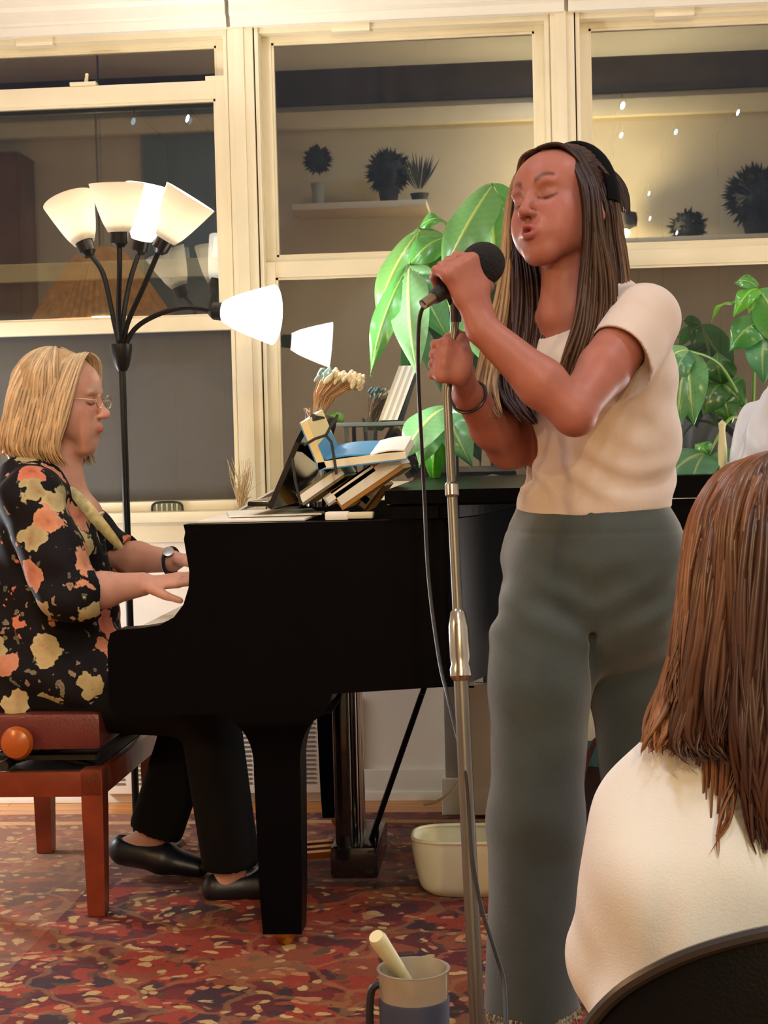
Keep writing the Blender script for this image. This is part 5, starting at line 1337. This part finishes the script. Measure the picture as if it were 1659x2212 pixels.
    G([(1285, 350, 2.97), (1318, 440, 2.97), (1330, 530, 2.975), (1340, 610, 2.98), (1325, 700, 2.98)], (8, 8, 9, 10, 12), 120, .0042, md_, (.16, .085, .045), depth=(0, .03, 0))
    G([(1215, 322, 2.95), (1300, 372, 2.95), (1330, 480, 2.94), (1345, 590, 2.93), (1338, 660, 2.92)], (10, 9, 7, 8, 10), 90, .0038, dk, (.14, .075, .04), depth=(0, .025, 0))
    # behind the neck, dark
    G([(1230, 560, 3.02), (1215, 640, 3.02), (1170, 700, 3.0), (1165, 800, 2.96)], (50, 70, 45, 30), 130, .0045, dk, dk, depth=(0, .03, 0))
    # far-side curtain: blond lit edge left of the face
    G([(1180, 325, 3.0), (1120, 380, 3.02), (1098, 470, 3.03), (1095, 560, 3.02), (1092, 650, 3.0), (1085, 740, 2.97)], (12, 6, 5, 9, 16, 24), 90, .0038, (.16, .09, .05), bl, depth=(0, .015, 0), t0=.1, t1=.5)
    G([(1125, 520, 3.02), (1138, 600, 3.0), (1140, 700, 2.97), (1130, 800, 2.92), (1135, 900, 2.88)], (22, 36, 42, 34, 20), 210, .0044, dk, (.06, .028, .018), depth=(0, .02, 0))
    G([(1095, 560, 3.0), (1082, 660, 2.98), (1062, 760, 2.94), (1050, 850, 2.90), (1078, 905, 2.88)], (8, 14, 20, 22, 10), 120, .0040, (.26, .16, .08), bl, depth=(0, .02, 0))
    G([(1105, 640, 3.0), (1095, 780, 2.94), (1110, 860, 2.90), (1150, 918, 2.87)], (16, 28, 28, 12), 120, .0042, dk, (.05, .025, .02), depth=(0, .02, 0))
    # wisps from the parting over the crown, both sides
    for s in (-1, 1):
        for k in range(9):
            th = .08 + .045 * k
            pts = [w(s * .004, .062 - .012 * k, .098 + .014 * math.sin(k * .5)), w(s * .045, .048 - .014 * k, .096), w(s * .076, .022 - .014 * k, .052), w(s * .084, .002 - .012 * k, -.01)]
            g.append(dict(path=pts, spread=[H.R @ V((0, .006, 0))] * 4, n=14, r=.0030, c0=dk if s > 0 else md_, c1=dk if s > 0 else (.2, .12, .07), depth=(0, .002, 0), wave=.001))
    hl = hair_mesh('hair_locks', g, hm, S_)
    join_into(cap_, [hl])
    # ---- headband
    bm_ = []
    for k in range(25):
        t = PI * k / 24; bm_.append(w(.094 * math.cos(t), -.034 - .004 * math.sin(t), -.002 + .136 * math.sin(t)))
    MB().tube(bm_, .0175, 12, True, .45, up=H.R @ V((0, 1, 0))).build('headband', mat('black_velvet', (.003, .003, .004, 1), .9, spec=.1), S_)
    return H
HS = singer()

# ================================================================== the pianist
def pianist():
    Pn = thing('person', 'seated blond older woman in a dark floral blouse playing the piano', 'person', tuple(P(60, 1540, 4.0)))
    a = math.radians(84)
    H = Head(P(142, 866, 4.0), frame((math.sin(a), -math.cos(a) * 1.0, 0), math.radians(0), math.radians(-3)), 1.0)
    B = SDF(.0036); B.pad = .012
    head_sdf(B, H, 'shut', age=1)
    L = V((0.05, 1, 0))
    nk = P(118, 1035, 4.0); B.rc(H.w(0, -.03, -.05), nk, .056, .060, .02); B.rc(H.w(0, -.005, -.09), P(146, 1050, 4.0), .034, .045, .02); B.el(P(165, 1115, 4.0), (.065, .09, .06), None, .04)
    B.ec(P(88, 1060, 4.0), P(95, 1190, 4.0), (.15, .085), (.15, .11), L, .03); B.ec(P(95, 1190, 4.0), P(75, 1400, 4.0), (.145, .115), (.15, .13), L, .04)
    B.ec(P(75, 1400, 4.0), P(60, 1480, 4.0), (.15, .13), (.17, .12), L, .04)
    sN, sF = P(66, 1075, 3.82), P(100, 1062, 4.18)
    eN, wN = P(150, 1285, 3.76), P(308, 1262, 3.84); eF, wF = P(235, 1200, 4.27), P(372, 1212, 4.18)
    for s, e, w_ in ((sN, eN, wN), (sF, eF, wF)):
        B.rc(nk, s, .05, .052, .03); B.rc(s, e, .050, .042, .03); B.rc(e, e * .55 + w_ * .45, .043, .042, .02); B.rc(e * .55 + w_ * .45, w_, .041, .029, .02)
    hand_keys(B, wN, V((1, .10, -.02)), V((.05, -.25, 1)), 1.02); hand_keys(B, wF, V((1, -.05, -.02)), V((.05, .2, 1)), 1.02)
    hN, hF = P(80, 1490, 3.90), P(90, 1480, 4.12); kN, kF = P(450, 1525, 3.87), P(430, 1510, 4.14)
    aN, aF = P(500, 1872, 3.95), P(335, 1800, 4.15)
    for h_, k_, a_ in ((hN, kN, aN), (hF, kF, aF)): B.rc(h_, k_, .085, .055, .03); B.rc(k_, a_, .052, .034, .03)
    tN, tF = P(640, 1925, 3.99), P(432, 1928, 4.15); hlN, hlF = V((aN.x - .03, aN.y, .03)), P(272, 1838, 4.15)
    B.rc(aN, hlN, .034, .03, .02); B.ec(hlN, V((tN.x, tN.y, .035)), (.034, .03), (.036, .022), (0, 1, 0), .02); B.rc(aF, hlF, .034, .03, .02); B.ec(hlF, V((tF.x, tF.y, .035)), (.034, .03), (.036, .022), (0, 1, 0), .02)
    sdf_obj(B, 'body', M['skin1'], Pn, skin_col(H, (.56, .29, .215), (.50, .14, .13), brow=(.4, .28, .18), lash=True), 2)
    # blouse
    T = SDF(.0045)
    T.ec(P(84, 1055, 4.0), P(98, 1170, 4.0), (.175, .098), (.175, .145), L, .03); T.ec(P(98, 1170, 4.0), P(105, 1320, 4.0), (.175, .145), (.185, .165), L, .04)
    T.ec(P(105, 1320, 4.0), P(85, 1500, 4.0), (.185, .165), (.20, .175), L, .04)
    T.rc(P(110, 1050, 4.0), sN, .062, .070, .03); T.rc(P(110, 1050, 4.0), sF, .062, .07, .03)
    T.rc(sN, sN * .35 + eN * .65, .072, .070, .02); T.rc(sN * .35 + eN * .65, eN, .070, .068, .03); T.rc(eN, eN * .66 + wN * .34, .066, .058, .02)
    T.rc(sF, sF * .35 + eF * .65, .070, .068, .02); T.rc(sF * .35 + eF * .65, eF, .068, .062, .03); T.rc(eF, eF * .66 + wF * .34, .062, .056, .02)
    T.ec(P(120, 1430, 3.98), P(240, 1462, 3.97), (.20, .13), (.19, .105), L, .04)
    for e_, w_ in ((eN, wN), (eF, wF)):
        d = (w_ - e_).normalized(); c_ = e_ * .68 + w_ * .32; T.rc(c_ + d * .060, c_ + d * .15, .08, .08, .003, 's'); T.rc(c_ - d * .02, w_, .044, .040, .002, 's')
    # V neck opening
    Fd = V((1, -.08, 0)); vt = P(196, 1010, 4.0); vb = P(262, 1165, 4.0)
    T.rc(H.w(0, -.01, -.10), nk + V((.05, 0, -.01)), .062, .064, .003, 's')
    T.rc(P(190, 1050, 4.0), P(205, 1120, 4.0), .050, .034, .004, 's')
    T.rc(P(205, 1120, 4.0), P(222, 1180, 4.0), .034, .014, .004, 's')
    T.hs(P(80, 1535, 4.0), (0, 0, -1), .004)
    def wr(X, d):
        z = X[:, 2]; x = X[:, 0]; y = X[:, 1]
        return d - .006 * np.sin(x * 42 + z * 14 + 2 * np.sin(y * 12)) * np.clip((1.15 - z) * 4, .2, 1) - .003 * np.sin(z * 60 + x * 30 + y * 22)
    T.fn(wr)
    bm_ = mat('floral_blouse', (.01, .01, .012, 1), .75, spec=.15); nt = bm_.node_tree; b = nt.nodes['Principled BSDF']; Lk = nt.links.new
    tc = nt.nodes.new('ShaderNodeTexCoord'); nz = nt.nodes.new('ShaderNodeTexNoise'); nz.inputs['Scale'].default_value = 30; nz.inputs['Detail'].default_value = 3; Lk(tc.outputs['Object'], nz.inputs[0])
    ad = nt.nodes.new('ShaderNodeVectorMath'); ad.operation = 'MULTIPLY_ADD'; Lk(nz.outputs['Color'], ad.inputs[0]); ad.inputs[1].default_value = (.075, .075, .075); Lk(tc.outputs['Object'], ad.inputs[2])
    def layer(scale, rad, cols, prev, off):
        mp = nt.nodes.new('ShaderNodeMapping'); mp.inputs['Location'].default_value = (off, off * .7, off * 1.3); Lk(ad.outputs[0], mp.inputs[0])
        v = nt.nodes.new('ShaderNodeTexVoronoi'); v.inputs['Scale'].default_value = scale; v.inputs['Randomness'].default_value = .75; Lk(mp.outputs[0], v.inputs['Vector'])
        r = ramp(nt, [(0, (1, 1, 1, 1)), (rad - .03, (1, 1, 1, 1)), (rad, (0, 0, 0, 1))]); Lk(v.outputs['Distance'], r.inputs[0])
        cr = ramp(nt, cols, 'CONSTANT'); Lk(v.outputs['Color'], cr.inputs[0])
        inner = ramp(nt, [(0, (.75, .45, .38, 1)), (.12, (.9, .75, .7, 1)), (rad, (1.15, 1.15, 1.1, 1))]); Lk(v.outputs['Distance'], inner.inputs[0])
        cc_ = mixc(nt, 1.0, cr.outputs[0], inner.outputs[0], 'MULTIPLY')
        return mixc(nt, r.outputs[0], prev, cc_)
    c = layer(30, .30, [(0, hexc(92, 102, 88)), (.3, hexc(150, 130, 110)), (.5, (.007, .006, .009, 1)), (.75, hexc(120, 116, 96))], (.007, .006, .009, 1), 3.1)
    c = layer(11.5, .43, [(0, hexc(196, 122, 98)), (.28, hexc(184, 172, 130)), (.46, hexc(190, 134, 110)), (.64, hexc(168, 158, 118)), (.80, hexc(198, 142, 112))], c, .4)
    Lk(c, b.inputs['Base Color'])
    sdf_obj(T, 'blouse', bm_, Pn, None, 3)
    # cream lapel edge with flowers
    m = MB(); 
    e = catmull([P(150, 1055, 3.92), P(178, 1085, 3.895), P(220, 1135, 3.89), P(262, 1185, 3.92)])
    m.tube(e, [.004 + .012 * math.sin(PI * (i + .6) / (len(e) + .2)) ** .6 for i in range(len(e))], 8, True, .22, up=V((.5, 0, .8)))
    e = catmull([P(186, 985, 4.06), P(205, 1030, 4.08), P(232, 1070, 4.09), P(262, 1130, 4.07)]); m.build('lapel', mat('cream_lapel', hexc(190, 180, 130), .7, var=.3, vscale=60), Pn)
    # trousers
    Q = SDF(.0048)
    for h_, k_, a_, w0 in ((hN, kN, aN, .075), (hF, kF, aF, .075)):
        Q.rc(h_, k_, .098, .078, .04)
        end = k_ * .06 + a_ * .94; Q.ec(k_, end, (.072, .074), (.066 if k_ is kN else .066, .072), (0, 1, 0), .03)
    Q.rc(P(70, 1480, 4.0), P(110, 1490, 4.0), .14, .13, .04)
    for k_, a_ in ((kN, aN), (kF, aF)):
        d = (a_ - k_).normalized(); e_ = k_ * .08 + a_ * .92; Q.rc(e_ + d * .092, e_ + d * .2, .09, .09, .003, 's')
    sdf_obj(Q, 'trousers', mat('black_trousers', (.004, .004, .0045, 1), .85, spec=.15), Pn, None, 3)
    # shoes
    sm_ = mat('navy_black_shoe', (.006, .007, .012, 1), .4)
    for hl_, tp in ((hlN, V((tN.x, tN.y, .04))), (hlF, V((tF.x, tF.y, .036)))):
        X = SDF(.0032); X.ec(hl_ + V((-.005, 0, .004)), hl_ * .5 + tp * .5 + V((0, 0, .006)), (.040, .042), (.046, .040), (0, 1, 0), .02); X.ec(hl_ * .5 + tp * .5, tp, (.046, .038), (.036, .026), (0, 1, 0), .02)
        up = hl_ + V((.01, 0, .055)); X.el(hl_ * .8 + tp * .2 + V((0, 0, .060)), (.058, .045, .034), None, .004, 's'); X.hs((0, 0, .012), (0, 0, -1))
        q = sdf_obj(X, 'shoe', sm_, Pn, None, 2)
    # glasses, necklace, watch
    w = H.w; gm = mat('thin_metal', hexc(190, 170, 150), .25, .9); m = MB()
    for s in (-1, 1): m.tube([w(s * .031 + .021 * math.cos(t), .101 + .0 * t, .0 + .016 * math.sin(t)) for t in [2 * PI * k / 24 for k in range(25)]], .0011, 6, False); m.tube([w(s * .052, .100, .004), w(s * .072, .06, .006), w(s * .080, -.01, .004)], .0012, 6)
    m.tube([w(-.010, .102, .002), w(0, .105, .004), w(.010, .102, .002)], .0011, 6); m.build('glasses', gm, Pn)
    nkp = catmull([P(150, 1050, 3.955), P(172, 1085, 3.93), P(200, 1112, 3.94), P(222, 1108, 3.99)])
    m = MB()
    for p in nkp: m.sphere(p, .0045, u=8, v=6)
    m.build('necklace', mat('pale_beads', hexc(206, 190, 170), .2), Pn)
    dd = (wF - eF).normalized(); c_ = wF - dd * .004; u = dd.orthogonal().normalized(); w_ = dd.cross(u)
    MB().tube([c_ + (u * math.cos(t) + w_ * math.sin(t)) * .034 for t in [2 * PI * k / 40 for k in range(41)]], .0055, 8, False).build('watch_strap', M['black'], Pn)
    q = MB().lathe([(0.0, .033), (.014, .034), (.015, .042), (0, .043)], c_, V((0, -.75, .66)), 20).build('watch', M['chrome'], Pn)
    # hair: straight shoulder-length blond
    C = SDF(.0035)
    C.el(w(0, -.028, .036), (.090, .106, .096), H.R, .01); 
    C.ec(w(0, -.055, .03), w(0, -.070, -.115), (.094, .078), (.098, .076), H.R @ V((1, 0, 0)), .03)
    C.ec(w(0, -.060, -.10), w(0, -.030, -.165), (.095, .075), (.080, .050), H.R @ V((1, 0, 0)), .03)
    C.el(w(0, .105, -.03), (.078, .100, .098), H.R, .008, 's'); C.el(w(0, .07, -.13), (.06, .07, .07), H.R, .008, 's')
    def hw(X, d):
        q = H.loc(X); an = np.arctan2(q[:, 1] + .03, q[:, 0]); return d - .0035 * np.sin(an * 16 + 2.5 * np.sin(q[:, 2] * 22)) * np.clip((.10 - q[:, 2]) * 9, 0, 1) - .0014 * np.sin(an * 42 + 3 * np.sin(q[:, 2] * 30)) * np.clip((.12 - q[:, 2]) * 9, 0, 1)
    C.fn(hw); b1, b2 = (.50, .32, .16), (.62, .46, .28)
    def hc(v):
        q = H.loc(v); an = np.arctan2(q[:, 1] + .03, q[:, 0]); k = (.75 + .4 * np.sin(an * 30 + 2 * np.sin(q[:, 2] * 25)) ** 2)[:, None]; return np.array(b1) * k
    hm = hair_mat('blond_hair', .42); cap_ = sdf_obj(C, 'hair', hm, Pn, hc, 2)
    g = []
    for s, n in ((-1, 1), (1, 1)):
        for k in range(22):
            t = k / 21; y0 = .062 - .15 * t; yb = .045 - .155 * t
            pts = [w(s * .006, y0 * .9, .122 - .02 * t), w(s * .055, y0, .100 - .01 * t), w(s * .090, yb + .006, .03), w(s * .101, yb - .010, -.05), w(s * .102, yb - .02, -.12), w(s * .086, yb - .004, -.165 + .02 * t)]
            g.append(dict(path=pts, spread=[H.R @ V((0, .006, 0))] * 6, n=9, r=.0042, c0=b2, c1=b1, depth=(0, .004, 0), wave=.006, jit=.1))
    g += crown(H, (0, -.028, .036), (.0925, .109, .099), -200, 20, 30, lambda a: [(1.06, .92, -.04), (1.06, .80, -.10), (.94, .66, -.165)], .0038, b2, b1, per=9, wave=.005, jit=.08)
    hl = hair_mesh('hair_locks', g, hm, Pn); join_into(cap_, [hl])
pianist()

# ================================================================== listener in the foreground
def listener():
    Y0 = 1.56
    Ln = thing('person', 'seated listener seen from behind with long auburn brown hair and a white sweater', 'person', tuple(P(1640, 2300, Y0)[:2]) + (.30,))
    fw = V((-.18, 1, 0)).normalized()
    H = Head(P(1690, 1278, Y0), frame(fw, 0, math.radians(-6)), .98)
    L = V((-1, -.18, 0)).normalized()
    B = SDF(.005); B.pad = .012
    head_sdf(B, H, 'shut')
    nk = P(1690, 1560, Y0 + .01); B.rc(H.w(0, -.03, -.05), nk, .052, .055, .02)
    sl, sr = P(1462, 1790, Y0), P(1950, 1770, Y0 + .06)
    B.ec(P(1690, 1770, Y0), P(1690, 2050, Y0 - .02), (.16, .08), (.15, .10), L, .04); B.ec(P(1690, 2050, Y0 - .02), V((P(1690, 2050, Y0).x, Y0 + .02, .50)), (.14, .10), (.17, .12), L, .04)
    el_, wl = P(1412, 2090, Y0 + .02), V((P(1352, 2140, Y0 + .10).x, Y0 + .20, .61)); er_, wr_ = P(1990, 2120, Y0 + .05), V((P(1900, 2100, Y0).x, Y0 + .30, .60))
    for s, e, w_ in ((sl, el_, wl), (sr, er_, wr_)): B.rc(nk, s, .05, .05, .03); B.rc(s, e, .048, .040, .03); B.rc(e, w_, .040, .027, .02); hand_keys(B, w_, V((.3 if s is sl else -.3, 1, -.2)), V((0, .1, 1)), .95)
    hp = V((nk.x, Y0 + .02, .52))
    for s in (-1, 1):
        k = hp + V((s * .10 - .0, .44, -.02)); an = k + V((0, .04, -.42)); B.rc(hp + V((s * .09, 0, 0)), k, .085, .055, .03); B.rc(k, an, .052, .036, .03); B.ec(V((an.x, an.y - .03, .05)), V((an.x, an.y + .14, .035)), (.036, .034), (.04, .024), (1, 0, 0), .02)
    sdf_obj(B, 'body', M['skin1'], Ln, skin_col(H, (.60, .32, .22), (.5, .16, .14), lash=False), 2)
    T = SDF(.0055)
    T.ec(P(1690, 1745, Y0 - .0), P(1680, 1900, Y0 - .02), (.165, .085), (.170, .110), L, .04); T.ec(P(1680, 1900, Y0 - .02), P(1680, 2260, Y0 - .02), (.170, .110), (.17, .13), L, .04)
    T.rc(nk + V((0, 0, -.022)), sl + V((.0, 0, .002)), .062, .066, .04); T.rc(nk + V((0, 0, -.022)), sr, .062, .072, .04)
    T.rc(sl, P(1415, 1960, Y0 + .01), .068, .070, .03); T.rc(P(1415, 1960, Y0 + .01), P(1362, 2040, Y0 + .05), .070, .054, .04); T.rc(P(1372, 2060, Y0 + .04), wl * .75 + el_ * .25, .058, .045, .03)
    T.rc(sr, er_, .072, .07, .03); T.rc(er_, wr_ * .8 + er_ * .2, .068, .045, .03)
    T.hs(V((0, 0, .505)), (0, 0, -1))
    def wr(X, d):
        z = X[:, 2]; x = X[:, 0]; xs = P(1440, 1900, Y0).x
        return d + .007 * np.exp(-((x - xs + .012 - .10 * (z - .7)) / .011) ** 2) * np.clip((.82 - z) * 8, 0, 1) - .004 * np.sin(z * 34 + x * 20) * np.clip((.78 - z) * 4, 0, 1) - .003 * np.sin(x * 50 + z * 30)
    T.fn(wr)
    wt = mat('white_knit', hexc(208, 209, 209), .9, bump=.12, bscale=420, sheen=.3); sdf_obj(T, 'sweater', wt, Ln, None, 3)
    Q = SDF(.008)
    for s in (-1, 1):
        k = hp + V((s * .10 - .0, .44, -.02)); an = k + V((0, .04, -.36)); Q.rc(hp + V((s * .09, 0, 0)), k, .098, .07, .03); Q.rc(k, an, .066, .06, .03)
    Q.rc(hp + V((-.08, 0, 0)), hp + V((.08, 0, 0)), .11, .11, .03)
    sdf_obj(Q, 'trousers', mat('pale_green_jeans', hexc(120, 136, 120), .8), Ln, None, 2)
    # hair
    C = SDF(.005); w = H.w; C.el(w(0, -.026, .036), (.088, .102, .094), H.R, .01); C.ec(w(0, -.05, .0), P(1690, 1500, Y0 - .055), (.080, .045), (.085, .030), L, .03)
    C.el(w(0, .12, -.03), (.075, .105, .10), H.R, .008, 's')
    au, db = (.17, .066, .028), (.046, .020, .014)
    def col(v):
        k = (.7 + .6 * np.sin(v[:, 0] * 400) ** 2)[:, None]; return np.array(db) * 1.2 * k
    hm = hair_mat('auburn_hair', .36); cap_ = sdf_obj(C, 'hair', hm, Ln, col, 2)
    g = []
    def G(path, sp, n, r, c0, c1, **k): g.append(dict(path=[P(*p) for p in path], spread=[V((s * Y0 / F, 0, 0)) for s in sp], n=n, r=r, c0=c0, c1=c1, **k))
    G([(1620, 1010, 1.60), (1545, 1080, 1.575), (1505, 1200, 1.56), (1492, 1350, 1.55), (1475, 1480, 1.53), (1450, 1570, 1.51), (1425, 1625, 1.50)], (26, 24, 20, 24, 36, 40, 30), 300, .0034, au, (.20, .085, .035), depth=(0, .02, 0), wave=.008, jit=.2)
    G([(1650, 1000, 1.57), (1590, 1080, 1.52), (1560, 1220, 1.48), (1545, 1380, 1.47), (1535, 1500, 1.47), (1520, 1600, 1.47), (1545, 1640, 1.46)], (30, 36, 40, 44, 50, 54, 50), 420, .0036, (.10, .04, .018), db, depth=(0, .015, 0), wave=.007, jit=.14)
    G([(1700, 1000, 1.54), (1680, 1080, 1.47), (1670, 1250, 1.45), (1660, 1450, 1.44), (1650, 1600, 1.43), (1650, 1720, 1.43), (1665, 1840, 1.43)], (40, 60, 70, 66, 50, 34, 22), 380, .0036, db, (.045, .018, .012), depth=(0, .012, 0), wave=.008, jit=.25)
    G([(1580, 1560, 1.455), (1595, 1640, 1.445), (1570, 1740, 1.44), (1535, 1850, 1.435)], (6, 4, 8, 5), 7, .0012, db, au, depth=(0, .004, 0), wave=.006)
    G([(1700, 985, 1.60), (1600, 1010, 1.56), (1530, 1110, 1.53), (1510, 1260, 1.51), (1500, 1400, 1.50), (1480, 1530, 1.49)], (20, 24, 26, 30, 36, 44), 320, .0034, au, (.12, .05, .025), depth=(0, .02, 0), wave=.007, jit=.2)
    G([(1700, 990, 1.56), (1650, 1020, 1.50), (1620, 1120, 1.465), (1610, 1300, 1.455), (1600, 1480, 1.45), (1590, 1600, 1.445)], (40, 44, 50, 54, 56, 50), 320, .0034, (.12, .05, .022), db, depth=(0, .012, 0), wave=.007, jit=.2)
    G([(1760, 1010, 1.54), (1800, 1100, 1.48), (1820, 1300, 1.46), (1820, 1500, 1.45), (1810, 1660, 1.44)], (40, 50, 50, 46, 40), 160, .004, db, db, depth=(0, .012, 0), wave=.008)
    g += crown(H, (0, -.026, .036), (.0905, .105, .097), -200, 20, 44, lambda a: [(1.03, .98, -.06), (1.04, .92, -.14)], .0032, (.065, .027, .015), db, per=11, wave=.006, jit=.3)
    g += crown(H, (0, -.026, .036), (.0915, .106, .098), -200, -150, 12, lambda a: [(1.05, 1, -.06), (1.08, .98, -.16), (1.2, 1, -.24)], .0032, (.26, .10, .038), au, per=10, wave=.006, jit=.3)
    g += crown(H, (0, -.026, .036), (.0915, .106, .098), -30, 20, 12, lambda a: [(1.05, 1, -.06), (1.08, .98, -.16), (1.2, 1, -.24)], .0032, (.17, .066, .028), au, per=10, wave=.006, jit=.3)
    hl = hair_mesh('hair_locks', g, hm, Ln); join_into(cap_, [hl])
listener()
# ---- the listener's chair: black curved back
def chair():
    Yc = 1.36; c = P(1790, 1960, Yc); k = Yc / F
    t = thing('chair', 'black chair with a wide rounded back under the listener', 'chair', (c.x, Yc + .2, 0))
    edge = [(1240, 2300), (1272, 2205), (1330, 2130), (1400, 2075), (1480, 2030), (1570, 1995), (1660, 1972), (1790, 1960)]
    pts = [P(x, y, Yc) for x, y in edge]; pts += [V((2 * c.x - p.x, p.y, p.z)) for p in pts[-2::-1]]
    pts = catmull(pts, 4); n = len(pts)
    def f(u, v):
        p = pts[min(n - 1, int(round(u * (n - 1))))]; zb = .42; w_ = (p.x - c.x) * (1 - .05 * v)
        z = p.z + (zb - p.z) * v; bow = .05 * (1 - ((p.x - c.x) / (pts[0].x - c.x)) ** 2)
        return V((c.x + w_, Yc - bow - .02 * math.sin(PI * v), z))
    m = MB(); m.grid(f, n - 1, 16); bm = m.bm
    r = bmesh.ops.solidify(bm, geom=bm.faces[:], thickness=.018)
    b = m.build('backrest', mat('black_vinyl', (.004, .004, .005, 1), .42, bump=.1, bscale=300, spec=.2), t)
    q = MB().tube([f(i / (n - 1), 0) + V((0, -.004, 0)) for i in range(n)], .0062, 8).build('piping', mat('piping', (.012, .012, .014, 1), .3), t); q.parent = b
    MB().b2((c.x - .23, Yc + .0, .425), (c.x + .23, Yc + .43, .47), .02).build('seat', M['black'], t)
    for sx in (-1, 1):
        for y in (Yc + .02, Yc + .40): MB().tube([(c.x + sx * .20, y, .43), (c.x + sx * .22, y, .0)], .012, 10).build('leg', M['chrome'], t)
chair()
